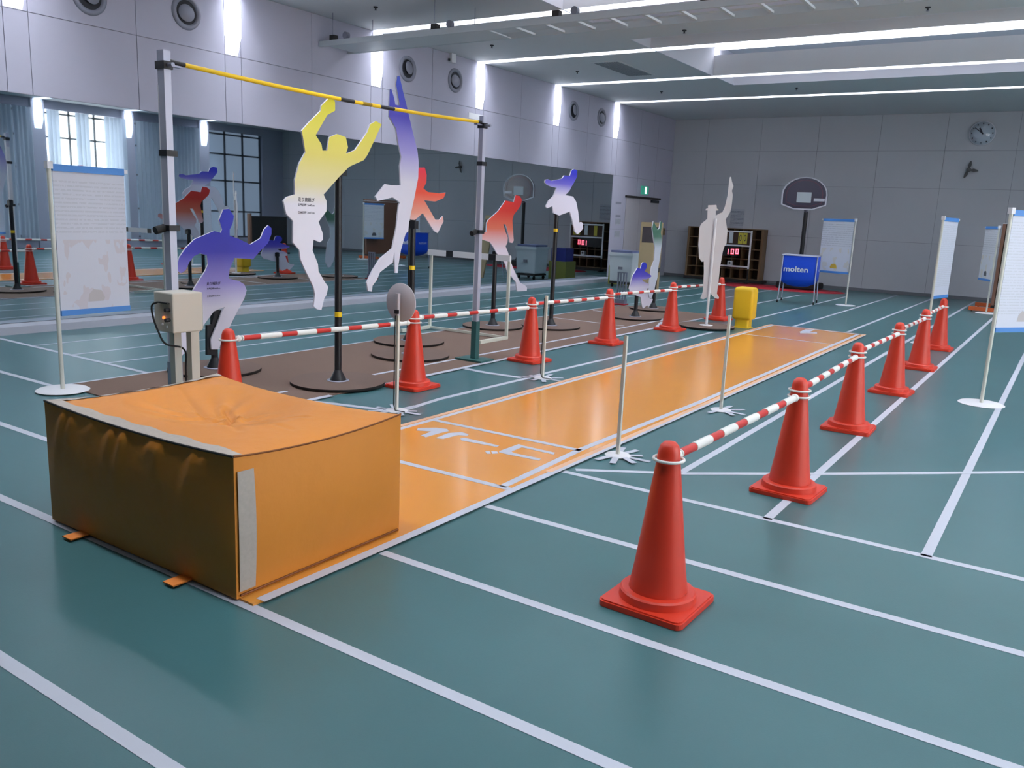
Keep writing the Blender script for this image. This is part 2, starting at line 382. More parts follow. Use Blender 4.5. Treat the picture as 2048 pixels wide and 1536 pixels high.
WALLN = ['painted glow patch on the mirror wall nearest the viewer', 'leftmost painted glow patch on the wall, cut off by the top edge', 'second painted glow patch on the wall from the left', 'painted glow patch on the wall right below the ladder tray', 'painted glow patch on the wall above the right high jump upright', 'second last painted glow patch on the wall before the corner', 'last painted glow patch on the wall before the far corner']
OPPN = ['first painted glow patch from the viewer on the window wall', 'second painted glow patch from the viewer on the window wall', 'third painted glow patch from the viewer on the window wall', 'fourth painted glow patch from the viewer on the window wall', 'leftmost painted glow patch reflected in the mirror', 'middle painted glow patch reflected in the mirror', 'rightmost painted glow patch reflected in the mirror']
for i, y in enumerate(LY):
    t = thing('ceiling_light', STRIPN[i], 'ceiling light', (0, y, ZC), 0, 'fluorescent strips across the ceiling')
    D = .36
    h = MB().box(XL, XR, -LW, -LW+.012, -.002, D).box(XL, XR, LW-.012, LW, -.002, D).box(XL, XR, -LW, LW, D, D+.015).build('housing', M_white, t)
    MB().box(XL+.02, XR-.02, -LW+.03, LW-.03, D-.03, D-.005).build('diffuser', M_strip, t)
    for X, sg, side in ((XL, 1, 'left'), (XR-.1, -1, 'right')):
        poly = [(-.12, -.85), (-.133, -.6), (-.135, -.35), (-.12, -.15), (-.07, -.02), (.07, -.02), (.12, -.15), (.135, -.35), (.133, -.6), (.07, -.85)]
        lp = MB().prism(poly, lambda a, b, q: (X+sg*q, y+a, ZC+b), 0.001, .012).build('wall_glow_patch', M_wallglow)  # strip light falling on the wall, shaped as a glowing lens; no lamp here
        tag(lp, (WALLN if side == 'left' else OPPN)[i], 'wall glow patch', 'painted glow patches high on the walls')
for k, c in enumerate(COF):
    t = thing('coffer_light', 'bright lamp inside the %s ceiling coffer' % ('near' if k == 0 else 'far'), 'ceiling light', (0, c[1]-1.1, CZ), 0, 'lamps inside the ceiling coffers')
    MB().box(CX0+.05, CX1-.05, -.12, .12, -.05, 0).build('housing', M_white, t)
    MB().box(CX0+.06, CX1-.06, -.1, .1, -.075, -.05).build('tube', M_clamp, t)

# ================================================================== FLOOR MATS
rw = thing('runway_mat', 'long glossy orange runway mat with white border lines', 'mat', (0, 0, 0))
RX0, RX1, RY0, RY1, RZ = -3.97, -2.51, 2.02, 13.5, .010
MB().box(RX0, RX1, RY0, RY1, .0005, RZ).build('sheet', M_mat, rw)
def rline(pts, wd, name='border_line', m_=None, zz=RZ): return floorline(pts, wd, .0016, m_ or M_tape, rw, name, zz)
rline([(-3.89, 4.35), (-3.89, 13.42)], .045); rline([fl(1004, 977)[:2], fl(1161, 902)[:2], fl(1400, 806)[:2], (-2.60, 13.42)], .05)
rline([(-3.945, 3.2), (-3.945, 13.5)], .04, 'edge_tape', M_mattape); rline([(-2.535, 4.3), (-2.52, 13.5)], .04, 'edge_tape', M_mattape)
rline([(-3.93, 13.43), (-2.53, 13.43)], .05); rline([(-3.87, 11.9), (-2.62, 11.9)], .03, 'cross_line')
p, q = fl(809, 930), fl(1020, 982); rline([(-3.93, p.y), (q.x, q.y)], .05, 'cross_line')
p, q = fl(865, 842), fl(1161, 904); rline([(-3.87, p.y), (q.x, q.y)], .05, 'cross_line')
# white tape down the right edge, half on the floor
floorline([(-2.515, 2.06), (-2.508, 2.8), (-2.508, 4.6), (-2.508, 6.7), (-2.51, 13.4)], .05, .0012, M_tape, rw, 'edge_tape', RZ)
def c5(pts): return [fl(780+x/3.303, 680+y/3.303) for x, y in pts]
GL = [[(185, 592), (305, 590), (378, 598), (388, 612), (330, 624), (235, 652), (205, 640), (275, 614), (175, 607)],
      [(300, 658), (385, 625), (470, 618), (520, 632), (510, 642), (450, 638), (350, 663)],
      [(465, 660), (490, 655), (720, 708), (705, 717), (470, 673)],
      [(720, 745), (850, 698), (880, 708), (1090, 755), (1080, 767), (870, 719), (800, 748), (820, 758), (995, 795), (985, 808), (790, 769), (720, 753)],
      [(628, 745), (658, 745), (665, 762), (640, 762)], [(668, 745), (708, 747), (715, 760), (675, 762)]]
for k, pl in enumerate(GL):
    MB().prism([(v.x, v.y) for v in c5(pl)], lambda a, b, t: (a, b, t), RZ+.0002, RZ+.0018).build('letter_stroke', M_tape, rw)
for pl in ([(1597, 666), (1611, 660), (1629, 661), (1618, 666)], [(1600, 666.5), (1634, 666.5), (1634, 668.5), (1600, 668)]):
    MB().prism([(fl(*v).x, fl(*v).y) for v in pl], lambda a, b, t: (a, b, t), RZ+.0002, RZ+.0018).build('letter_stroke', M_tape, rw)

bm_ = thing('jump_pit_mat', 'brown carpet mat strip under the athlete cutouts', 'mat')
MB().box(-6.87, -5.05, 3.62, 14.0, .0005, .008).build('sheet', M_brown, bm_)
for pts, wd in (([(-6.87, 3.62), (-6.87, 13.9)], .03), ([(-5.42, 3.9), (-5.42, 4.75)], .05), ([(-5.42, 5.65), (-5.37, 10.3), (-5.39, 12.7)], .045), ([(-6.72, 11.24), (-5.46, 11.25)], .03), ([(-6.77, 12.7), (-5.45, 12.66)], .03)):
    floorline(pts, wd, .0016, M_line, bm_, 'white_line', .008)
floorline([(-5.04, 4.0), (-5.04, 4.9)], .06, .0012, M_tape, bm_, 'edge_tape', .008); floorline([(-5.04, 5.5), (-5.05, 6.8), (-5.06, 9.2), (-5.03, 13.3)], .06, .0012, M_tape, bm_, 'edge_tape', .008)
v = [fl(1310, 655), fl(1320, 645), fl(1333, 644), fl(1326, 655)]
MB().prism([(q.x, q.y) for q in v], lambda a, b, t: (a, b, t), .0085, .0097).build('paper_note', M_tape, bm_)
floorline([(-5.05, 6.75), (-4.75, 6.73), (-4.35, 6.77)], .07, .003, M_tape, floor, 'tape_strip')
floorline([(-5.0, 4.66), (-4.75, 4.74), (-4.4, 4.84)], .06, .003, M_tape, floor, 'tape_strip')
rm = MB().lathe([(0.001, .012), (1.0, .012), (1.0, .001)], 40)
rm.v = [(-6.4+x*1.75, 21.75+y*.85, z) for x, y, z in rm.v]
tag(rm.build('red_floor_mat', M_redmat), 'dark red oval mat on the floor beneath the basketball goal', 'mat')

# ================================================================== ORANGE LANDING BLOCK
bx = thing('landing_block', 'large orange tarpaulin covered foam block on the near end of the runway', 'foam block', (-3.28, 2.49, RZ+.001))
def block():
    N = 96; hx, hy, H = .69, .485, .59; mb = MB()
    def top(u, v):
        x, y = hx*u, hy*v
        r = math.hypot((u+.15)/.75, (v-.1)/.8); sag = .085*max(0, 1-r*r)**1.3
        a = math.atan2(v-.1, u+.15)
        wr = .007*math.sin(9*a+2.2*math.sin(3*a))*math.exp(-((r-.42)/.34)**2)
        for (ux, vy, dx_, dy_, dep) in ((.0, .12, .16, -.30, .020), (.0, .12, -.30, .22, .016), (.02, .10, .10, .24, .012), (.0, .1, -.16, -.14, .010), (.04, .12, .55, .18, .008), (-.2, .0, -.6, .3, .007), (.05, -.1, .5, -.35, .007), (.05, .0, .7, -.1, .006)):
            L2 = dx_*dx_+dy_*dy_; tt = max(0, min(1, ((u-ux)*dx_+(v-vy)*dy_)/L2)); dd = math.hypot(u-ux-tt*dx_, v-vy-tt*dy_)
            wr -= 1.5*dep*math.exp(-(dd/.026)**2)*(1-.6*tt); wr += dep*.8*math.exp(-((dd-.06)/.035)**2)*(1-tt*.7)
        kn = -.028*math.exp(-(((u+.02)/.10)**2+((v-.12)/.12)**2)) + .013*math.exp(-(((u+.30)/.1)**2+((v+.02)/.1)**2))
        edge = -.022*(max(0, abs(u)-.0)**0)*(1-abs(u))*(abs(v) > .9)*(1-u*u) if False else 0
        return (x, y, H - sag + wr*(1-abs(u)**6)*(1-abs(v)**6) + kn - .034*(1-u*u)*(abs(v)**8)*(1 if v > 0 else .6) - .026*(1-v*v)*(abs(u)**8))
    vs = [top(-1+2*i/N, -1+2*j/N) for j in range(N+1) for i in range(N+1)]
    mb.add(vs, [(j*(N+1)+i, j*(N+1)+i+1, (j+1)*(N+1)+i+1, (j+1)*(N+1)+i) for j in range(N) for i in range(N)], 0, True)
    K = 36
    def side(fn):
        vs = []
        for k in range(K+1):
            for i in range(N+1): vs.append(fn(-1+2*i/N, k/K))
        mb.add(vs, [(k*(N+1)+i, k*(N+1)+i+1, (k+1)*(N+1)+i+1, (k+1)*(N+1)+i) for k in range(K) for i in range(N)], 0, True)
    def bulge(u, k, seed):
        e = (1-u**6)*math.sin(PI*min(1, max(0, k)))
        f = 0
        for q in range(9):
            c = -.80+q*.20+.07*math.sin(q*2.7+seed); ln = .42+.22*math.sin(q*1.9+seed)
            kk = (1-k)/ln; wd_ = .030+.055*min(1, kk)
            f += (.013+.004*math.sin(q*5.3))*(1 if seed == 1 else 0)*math.exp(-((u-c+(.30+.1*math.sin(q*4.1))*(1-k))/wd_)**2)*max(0, 1-kk)**1.2*min(1, (1-k)/.08)
        return .022*e + f*(1-u**8)
    def mk(axis, sg):
        def fn(u, k):
            if axis == 'y':
                x, y, z = top(u, sg); return (x, y+sg*bulge(u, k, 1 if sg < 0 else 3), z*k)
            x, y, z = top(sg, u); return (x+sg*bulge(u, k, 5), y, z*k)
        return fn
    for ax, sg in (('y', -1), ('y', 1), ('x', -1), ('x', 1)): side(mk(ax, sg))
    mb.add([(-hx, -hy, 0), (hx, -hy, 0), (hx, hy, 0), (-hx, hy, 0)], [(0, 3, 2, 1)])
    return mb, top
mb, topf = block()
cov = mb.build('cover', M_orange, bx)
def strip_top(p0, p1, wd, inward):
    n = 28; vs = []
    for i in range(n+1):
        t = i/n; u = p0[0]+(p1[0]-p0[0])*t; v_ = p0[1]+(p1[1]-p0[1])*t
        a_ = topf(u, v_); b_ = topf(u+inward[0]*wd, v_+inward[1]*wd)
        vs += [(a_[0], a_[1], a_[2]+.006), (b_[0], b_[1], b_[2]+.006+.004*math.sin(i*1.3))]
    return MB().add(vs, [(2*i, 2*i+2, 2*i+3, 2*i+1) for i in range(n)], 0, True)
strip_top((-1, -1), (.98, -1), .11, (0, 1)).build('hook_tape', M_velcro, bx); strip_top((-1, -1), (-1, 1), .07, (1, 0)).build('hook_tape', M_velcro, bx)
vs = []
for k in range(25):
    z_ = .03+.5*k/24; vs += [(.69+.004+.022*(1-(y_/.485)**6)*math.sin(PI*z_/.59)+.0045, y_, z_) for y_ in (-.475, -.44, -.40)]
MB().add(vs, [(3*k+i, 3*k+i+1, 3*k+i+4, 3*k+i+3) for k in range(24) for i in (0, 1)], 0, True).build('hook_tape', M_velcro, bx)
for yy in (-.487, ):
    MB().tube([topf(-1+i/14, -1)[:2]+(topf(-1+i/14, -1)[2]+.002,) for i in range(29)], .005, 6).build('seam_piping', M_discr, bx)
MB().tube([topf(1, -1+i/14)[:2]+(topf(1, -1+i/14)[2]+.002,) for i in range(29)], .004, 6).build('seam_piping', mat('seam_brown', (120, 66, 20), .7), bx)
MB().tube([(.695, -.47, .012), (.697, .47, .012)], .005, 6).build('seam_piping', mat('seam_brown', (120, 66, 20), .7), bx)
for x_ in (-.40, .37): MB().box(x_-.035, x_+.035, -.575, -.47, .0, .006).build('strap_tab', M_tab, bx)

# ================================================================== CONES AND BARS
def cone_parts():
    b = MB(); s, r = .185, .03; poly = []
    for cx, cy, a0 in ((s-r, s-r, 0), (-s+r, s-r, 90), (-s+r, -s+r, 180), (s-r, -s+r, 270)):
        for k in range(5): a_ = math.radians(a0+k*22.5); poly.append((cx+r*math.cos(a_), cy+r*math.sin(a_)))
    b.prism(poly, lambda a, b_, t: (a, b_, t), 0.001, .024)
    b.prism([(x*.96, y*.96) for x, y in poly], lambda a, b_, t: (a, b_, t), .024, .03)
    c = MB().lathe([(.160, .030), (.157, .060)], 40).lathe([(.157, .060), (.150, .067)], 40).lathe([(.150, .067), (.122, .068)], 40).lathe([(.121, .067), (.104, .18), (.085, .33), (.066, .48), (.0475, .62), (.045, .655), (.038, .68), (.024, .695), (.001, .70)], 40)
    return b.mesh('base_plate', M_cone), c.mesh('cone_body', M_cone)
CB, CC = cone_parts()
ORD = ['nearest', 'second', 'third', 'fourth', 'fifth', 'farthest']
rc = [(-1.255, 3.08), (-1.25, 4.98), (-1.33, 6.93), (-1.345, 8.86), (-1.37, 10.72), (-1.43, 12.75)]
lc = [(-4.83, 3.72), (-4.81, 5.68), (-4.82, 7.64), (-4.84, 9.5), (-4.82, 11.46), (-4.80, 13.4)]
for row, side in ((rc, 'right'), (lc, 'left')):
    for i, (x, y) in enumerate(row):
        lb = '%s orange traffic cone in the row on the %s of the orange runway' % (ORD[i], side)
        t = thing('traffic_cone', lb, 'traffic cone', (x, y, 0.001 if side == 'right' else .0095 if x < -4.9 else .003), random.uniform(-.06, .06), 'orange traffic cones beside the runway')
        share('base_plate', CB, t); share('cone_body', CC, t)
RB = {}
def bar(p, q, lab, zp, zq):
    A, B = Vector((p[0], p[1], zp)), Vector((q[0], q[1], zq)); d_ = B-A; L_ = d_.length; dn = d_.normalized(); ang = math.atan2(dn.y, dn.x); el = math.asin(dn.z)
    t = thing('cone_bar', lab, 'barrier bar', A, 0, 'red and white bars between the cones'); t.rotation_euler = (0, -el, ang)
    R0 = .062
    MB().tube([(R0+.05, 0, 0), (L_-R0-.05, 0, 0)], .0175, 12).build('bar_tube', M_barw, t)
    n = 5; u = (L_-2*R0-.13)/(n*2)
    me = RB.setdefault(round(u, 2), MB().tube([(0, 0, 0), (u*.86, 0, 0)], .0185, 12).mesh('red_band', M_red))
    mw = RB.setdefault(('w', round(u, 2)), MB().tube([(0, 0, 0), (.02, 0, 0), (u*1.13-.02, 0, 0), (u*1.13, 0, 0)], .0205, 12).mesh('white_sleeve', M_barw))
    for k in range(n):
        share('red_band', me, t, (R0+.06+2*k*u+u*.0, 0, 0))
        share('white_sleeve', mw, t, (R0+.06+(2*k+1)*u-u*.13, 0, 0))
    for X, s_ in ((0, 1), (L_, -1)):
        rg = MB().torus((0, 0, 0), .061, .0065, 'z', 28, 8).build('ring', M_barw, t); rg.location = (X, 0, 0); rg.rotation_euler = (0, el, 0)
        kb = MB().lathe([(.001, -.024), (.017, -.017), (.024, 0), (.017, .017), (.001, .024)], 14).build('end_knob', M_barw, t); kb.location = (X+s_*(R0+.024), 0, 0)
for row, side in ((rc, 'right'), (lc, 'left')):
    for i in range(5):
        bar(row[i], row[i+1], '%s red and white striped bar between cones on the %s of the runway' % (ORD[i] if i < 4 else 'farthest', side), .625, .588)

# ================================================================== SENSOR POSTS
def post(px, top, lab, disc=False, cable=False, tapes=8, rb=.0):
    b = fl(*px); b.x += .02 if b.x > -3 else 0; t = thing('timing_post', lab, 'post', (b.x, b.y, .003), 0, 'thin white posts beside the runway')
    h = hgt(b, *top)
    MB().box(-.011, .011, -.011, .011, .006, h).build('pole', M_acry, t)
    MB().lathe([(.001, .010), (.078, .008), (.088, .001)], 28).build('base', M_white, t)
    rnd = random.Random(px[0])
    for k in range(tapes):
        a = 2*PI*k/tapes+rnd.uniform(-.2, .2); l = rnd.uniform(.08, .16); c_, s_ = math.cos(a), math.sin(a); r0 = .08
        if -3 < b.x and b.x+c_*(r0+l)-.025 < -2.475: continue
        q = [(r0, -.02), (r0+l, -.022), (r0+l, .02), (r0, .022)]
        MB().prism([(c_*x-s_*y, s_*x+c_*y) for x, y in q], lambda a_, b_, t_: (a_, b_, t_+.0008*k), .0005, .0012).build('tape_strip', M_tape, t)
    if disc:
        dz = hgt(b, 797, 606)
        pl = MB().lathe([(.001, 0), (.148, 0), (.15, .004), (.148, .008), (.001, .008)], 48).build('round_plate', M_plate, t); pl.rotation_euler = (PI/2, 0, 0); pl.location = (.005, .03, dz)
        MB().box(-.012, .012, -.02, .01, dz-.10, dz+.07).build('clip', M_plate, t)
        MB().box(-.018, .018, -.024, -.01, dz-.085, dz-.055).build('sensor', M_black, t)
    if cable:
        z0 = h-.02 if not disc else hgt(b, 797, 606)-.07
        MB().tube([(-.012, -.016, z0), (-.017, -.018, z0*.75), (-.012, -.02, z0*.5), (-.018, -.016, z0*.25), (-.014, -.02, .05), (.03, -.05, .016), (.12, -.04, .016)], .004, 6).build('cable', M_blackr, t)
post((1230, 910), (1248, 672), 'thin white post standing right of the runway nearest the viewer', tapes=10)
post((1437, 820), (1447, 630), 'farther thin white post standing right of the runway')
post((1085, 757), (1090, 592), 'farther thin white post left of the runway, without a round plate', cable=True)
post((793, 822), (795, 615), 'thin white post carrying a round grey plate behind the orange block', disc=True, cable=True)

# ================================================================== HIGH JUMP
HX = -5.24
def upright(y, lab, near):
    t = thing('high_jump_upright', lab, 'upright', (HX, y, .009), 0, 'high jump uprights')
    pw = .036 if near else .026
    MB().box(-pw, pw, -.026, .026, .02, 2.52).build('post', M_alu, t); MB().box(-pw-.004, -pw+.004, -.027, .027, .3, 2.3).build('scale_strip', M_white, t)
    MB().box(-.17, .17, -.12, .12, .001, .02).build('base_plate', M_green, t)
    MB().box(-pw-.006, pw+.006, -.033, .033, .02, .42).build('lower_sleeve', M_green if not near else M_steel, t)
    s = 1 if near else -1
    MB().box(-pw-.014, pw+.014, -.034, .034, 2.40, 2.45).build('bar_cup', M_black, t); MB().box(-.02, .02, min(0, s*.12), max(0, s*.12), 2.425, 2.437).build('bar_rest', M_steel, t)
    MB().tube([(pw+.014, 0, 2.425), (.10, 0, 2.425)], .014, 10).build('clamp_knob', M_steel, t)
    for z in (1.86 if near else 2.05, 1.36):
        MB().box(-pw-.008, pw+.008, -.034, .05, z-.02, z+.02).build('clamp', M_black, t)
    MB().tube([(-.02, -.03, 1.36), (-.02, -.10, 1.34)], .028, 12).build('clamp_knob', M_blackr, t)
upright(3.575, 'grey high jump upright behind the cream control box', True)
upright(7.2, 'grey high jump upright with green foot beside the left cone row', False)
cb = thing('crossbar', 'yellow high jump crossbar with black bands, resting on both uprights', 'crossbar', (HX, 3.612, 2.4665))
ln = 3.55
def sag(y): return -.035*4*y*(ln-y)/ln**2
def seg(a, b, m_, nm, r):
    n = 8; MB().tube([(0, a+(b-a)*k/n, sag(a+(b-a)*k/n)) for k in range(n+1)], r, 14).build(nm, m_, cb)
seg(.0, ln, M_ybar, 'bar', .0155)
seg(.0, .12, M_black, 'end_piece', .0165); seg(ln-.05, ln+.002, M_black, 'end_piece', .0165)
seg(1.58, 1.74, M_black, 'black_band', .0162); seg(2.06, 2.24, M_black, 'black_band', .0162); seg(1.84, 1.95, mat('bar_print', (150, 120, 20), .5), 'print_band', .0161)

# ================================================================== CONTROL BOX
c0 = onY(347, 668, 3.08); zb = c0.z; zt = onY(347, 588, 3.08).z; ey = onX(405, 630, c0.x).y; ex = onY(308, 620, 3.08).x
t = thing('control_box', 'cream metal control box on two legs behind the orange block', 'control box', (c0.x, 3.08, .001))
dx, dy = ex-c0.x, ey-3.08
cbx = bevel(MB().box(dx, 0, 0, dy, zb, zt).build('body', M_cream, t), .008)
MB().box(dx+.01, -.012, dy, dy+.012, zb+.01, zt-.005).build('back_cover', M_creamd, t)
MB().box(dx-.0, dx+.05, .1, .15, 0, zb).build('leg', M_creamd, t); MB().box(-.16, -.11, .2, .26, 0, zb).build('leg', M_cream, t)
MB().box(dx-.02, .02, .06, .32, 0.0, .02).build('foot_plate', M_creamd, t)
H_ = zt-zb
for u, v_ in ((.82, .58), (.82, .33)):
    MB().tube([(dx*(1-u), 0, zb+H_*v_), (dx*(1-u), -.03, zb+H_*v_)], .012, 10).build('knob', M_black, cbx)
MB().tube([(dx*.45, 0, zb+H_*.37), (dx*.45, -.010, zb+H_*.37)], .008, 12).build('signal_lamp', M_lamp, cbx)
MB().box(dx*.7, dx*.15, -.018, 0, zb+H_*.73, zb+H_*.76).build('connector', M_black, cbx)
for u, v_ in ((.3, .15), (.55, .2), (.2, .28)): MB().tube([(dx*u, 0, zb+H_*v_), (dx*u, -.006, zb+H_*v_)], .007, 8).build('screw', M_white, cbx)
MB().tube(smooth([(dx*.65, -.02, zb+H_*.74), (dx*.82, -.035, zb+H_*.66), (dx*.8, -.035, zb+H_*.4), (dx*.6, -.03, zb+H_*.05), (dx*.35, -.01, zb-.07), (-.17, .19, zb-.14), (-.165, .192, zb-.3), (-.165, .192, .02)]), .006, 8).build('cable', M_blackr, t)

# ================================================================== ATHLETE CUTOUTS
def outline(pts, off, s, p0, n, u):
    out = []
    for x, y in pts:
        q = onP(off[0]+x/s, off[1]+y/s, p0, n); out.append(((q-p0).dot(u), q.z))
    return out
def cutout(name, lab, px, pts, off, s, m_, ang=0, rdisc=.42, polez=None, polem=None, fwd=.05, text=None, tape=None, base=None, polew=.031, edge=None, front=True):
    b = Vector((base[0], base[1], 0)) if base else fl(*px)
    n = Vector((math.cos(ang), math.sin(ang), 0)); u = Vector((-n.y, n.x, 0)); p0 = b+n*fwd
    t = thing(name, lab, 'athlete cutout', (b.x, b.y, .011), 0, 'athlete cutouts on poles')
    poly = outline(pts, off, s, p0, n, u); T = .016
    def fn(a, z, q): v_ = n*(fwd+q)+u*a; return (v_.x, v_.y, z-.011)
    fb = MB().prism(poly, fn, -T/2, T/2, 0, 1).build('figure_board', [m_, edge or M_cut], t)
    zs = [z for a, z in poly]; zp = polez if polez else (min(zs)+max(zs))/2
    bd = MB().lathe([(.001, .024), (rdisc, .024)], 48).build('base_disc', M_disc, t); MB().lathe([(rdisc, .024), (rdisc, .0005), (.001, .0005)], 48).build('disc_rim', M_discr, bd)
    MB().tube([(0, 0, .025), (0, 0, zp)], polew, 16).build('pole', polem or M_black, t)
    if polem is None: MB().lathe([(.075, .025), (.07, .04), (polew+.005, .11), (polew, .12)], 20).build('pole_foot', M_black, t)
    MB().lathe([(.10, .025), (.10, .029), (.03, .029)], 20).build('foot_flange', M_steel if polem is None else polem, t)
    MB().box(-.03, fwd*n.x+.0, -.03, .03, zp-.09, zp-.01).build('bracket', M_black, t) if polem is None else None
    if tape:
        MB().lathe([(polew+.001, tape-.022), (polew+.001, tape+.022)], 16).build('yellow_label', M_ybar, t)
    if text:
        for line, cx, cz, size in text:
            q = onP(cx, cz, p0, n); a0 = (q-p0).dot(u); z0 = q.z-.011
            text_mb(line, size, lambda x, y: tuple((n*(fwd+T/2+.0015)+u*(a0+x)))[:2]+(z0+y,), bold=.012).build('printed_text', M_ink, fb)
    return t, b
F1 = [(450, 80), (500, 75), (540, 135), (530, 200), (505, 250), (505, 305), (580, 330), (680, 380), (770, 325), (800, 250), (835, 215), (862, 240), (862, 290), (830, 370), (770, 430), (705, 505), (640, 500), (545, 495), (505, 590), (495, 670), (580, 690), (630, 720), (650, 770), (630, 840), (580, 930), (520, 1050), (480, 1130), (430, 1220), (415, 1275), (350, 1275), (345, 1190), (400, 1060), (440, 950), (465, 910), (370, 950), (300, 1045), (185, 1210), (105, 1320), (35, 1425), (15, 1380), (20, 1250), (100, 1000), (150, 860), (205, 750), (300, 600), (320, 550), (310, 470), (250, 455), (200, 480), (160, 530), (130, 600), (90, 625), (45, 590), (75, 490), (130, 410), (205, 335), (370, 265), (430, 280), (440, 250), (415, 170)]
F2 = [(370, 25), (405, 28), (415, 50), (415, 110), (360, 140), (320, 210), (280, 280), (320, 345), (327, 388), (360, 388), (375, 295), (430, 272), (490, 295), (505, 365), (490, 410), (555, 385), (600, 320), (640, 260), (660, 205), (700, 182), (740, 205), (690, 315), (640, 420), (615, 455), (515, 500), (440, 575), (335, 695), (355, 740), (355, 810), (300, 885), (330, 970), (330, 1010), (310, 1028), (265, 1010), (258, 1085), (295, 1180), (300, 1230), (340, 1300), (368, 1340), (355, 1395), (340, 1420), (320, 1500), (290, 1495), (265, 1475), (275, 1390), (265, 1340), (210, 1230), (175, 1150), (165, 1080), (122, 1030), (122, 880), (75, 830), (55, 740), (80, 712), (135, 695), (135, 590), (165, 480), (208, 400), (195, 320), (182, 250), (230, 195), (315, 110), (320, 75)]
F3 = [(245, 42), (260, 42), (285, 150), (320, 290), (345, 400), (380, 540), (388, 620), (385, 720), (360, 850), (325, 1010), (318, 1075), (300, 1095), (270, 1200), (252, 1300), (248, 1355), (232, 1355), (225, 1215), (215, 1285), (130, 1350), (110, 1400), (80, 1440), (75, 1480), (50, 1475), (42, 1420), (80, 1340), (130, 1260), (190, 1210), (212, 1190), (240, 1050), (255, 900), (265, 885), (215, 850), (175, 860), (115, 875), (100, 845), (165, 762), (205, 770), (268, 770), (262, 640), (272, 580), (250, 480), (237, 390), (190, 310), (195, 130), (205, 125), (225, 190), (232, 232), (262, 238), (237, 95)]
F4 = [(390, 652), (430, 652), (442, 700), (440, 750), (420, 790), (450, 815), (530, 824), (570, 818), (555, 855), (500, 878), (425, 870), (460, 930), (500, 1000), (530, 1000), (550, 975), (555, 1010), (515, 1090), (490, 1075), (415, 955), (360, 1005), (335, 1030), (330, 960), (345, 850), (360, 760), (378, 690)]
F5 = [(550, 385), (595, 395), (620, 435), (605, 500), (570, 550), (530, 600), (515, 660), (525, 830), (530, 880), (515, 910), (485, 905), (480, 860), (455, 750), (440, 705), (415, 705), (440, 790), (465, 850), (460, 910), (440, 945), (470, 1020), (485, 1090), (530, 1200), (600, 1345), (655, 1375), (675, 1400), (672, 1435), (570, 1440), (560, 1390), (555, 1340), (460, 1220), (440, 1150), (410, 1090), (350, 1030), (310, 960), (270, 900), (195, 875), (140, 870), (100, 830), (105, 795), (125, 780), (150, 800), (190, 795), (230, 790), (235, 690), (250, 660), (360, 560), (440, 445), (490, 455), (530, 465)]
F6 = [(1190, 100), (1225, 115), (1225, 180), (1200, 230), (1165, 290), (1140, 340), (1095, 385), (1180, 400), (1215, 460), (1235, 560), (1250, 690), (1270, 680), (1285, 690), (1290, 750), (1255, 795), (1230, 815), (1200, 785), (1170, 650), (1145, 565), (1030, 608), (965, 580), (955, 505), (895, 530), (882, 510), (915, 445), (965, 400), (1000, 305), (950, 295), (900, 275), (870, 245), (880, 215), (910, 210), (940, 230), (1060, 205), (1085, 170), (1145, 175), (1165, 115)]
F7 = [(350, 725), (380, 725), (405, 760), (400, 820), (370, 860), (420, 890), (455, 915), (480, 935), (460, 960), (400, 985), (330, 985), (350, 1020), (420, 1050), (440, 1090), (435, 1120), (410, 1130), (425, 1250), (450, 1290), (495, 1290), (495, 1310), (435, 1410), (410, 1385), (355, 1435), (335, 1410), (310, 1260), (160, 1200), (135, 1130), (190, 930), (265, 810), (310, 825), (330, 745)]
F8 = [(510, 90), (535, 150), (575, 230), (600, 200), (615, 100), (635, 100), (632, 200), (620, 270), (640, 380), (630, 480), (610, 640), (585, 790), (570, 960), (540, 1060), (520, 1160), (480, 1270), (450, 1290), (430, 1180), (450, 1000), (480, 800), (520, 700), (530, 500), (505, 330), (490, 200)]
F9 = [(370, 65), (382, 65), (390, 110), (405, 150), (388, 195), (398, 230), (385, 350), (370, 400), (330, 460), (348, 560), (340, 680), (320, 710), (305, 760), (280, 900), (260, 1080), (250, 1150), (270, 1185), (265, 1200), (235, 1195), (200, 1160), (188, 1130), (185, 1160), (150, 1190), (125, 1203), (95, 1195), (105, 1170), (120, 1130), (130, 950), (128, 850), (110, 855), (85, 820), (78, 700), (90, 530), (105, 500), (160, 455), (163, 375), (144, 376), (146, 362), (168, 355), (168, 328), (245, 325), (250, 358), (269, 373), (240, 379), (240, 425), (280, 400), (300, 395), (325, 340), (350, 235), (355, 180), (362, 130)]
NM = 'athlete_cutout'
t1, b1 = cutout(NM, 'blue and white runner cutout behind the control box', (430, 742), F1, (340, 400), 4.268, G_BLUE, polez=.62,
       text=[('走り幅跳び', 426, 567, .030), ('世界記録 8m95cm', 426, 577, .0185), ('日本記録 8m25cm', 426, 592, .0185)])
bk = outline([(370, 955), (440, 935), (430, 1100), (352, 1250), (395, 1280), (395, 1322), (310, 1322), (310, 1070), (350, 1060)], (340, 400), 4.268, b1+Vector((.02, 0, 0)), Vector((1, 0, 0)), Vector((0, 1, 0)))
MB().prism(bk, lambda a, z, q: (.02+q, a, z-.011), -.015, .015).build('back_plate', M_black, t1)
cutout(NM, 'yellow and white high jumper cutout with both arms raised', (676, 768), F2, (550, 190), 3.491, G_YEL, polez=1.90, tape=.62, fwd=.07,
       text=[('走り高跳び', 611, 400, .036), ('世界記録 2m45cm', 611, 410.5, .0235), ('日本記録 2m33cm', 611, 425.5, .0235)])
cutout(NM, 'tall blue and white cutout stretching straight arms overhead', None, F3, (720, 140), 3.339, G_TBLUE, polez=1.45, tape=.95, base=(fl(820, 727)+Vector((-.27, .32, 0)))[:2])
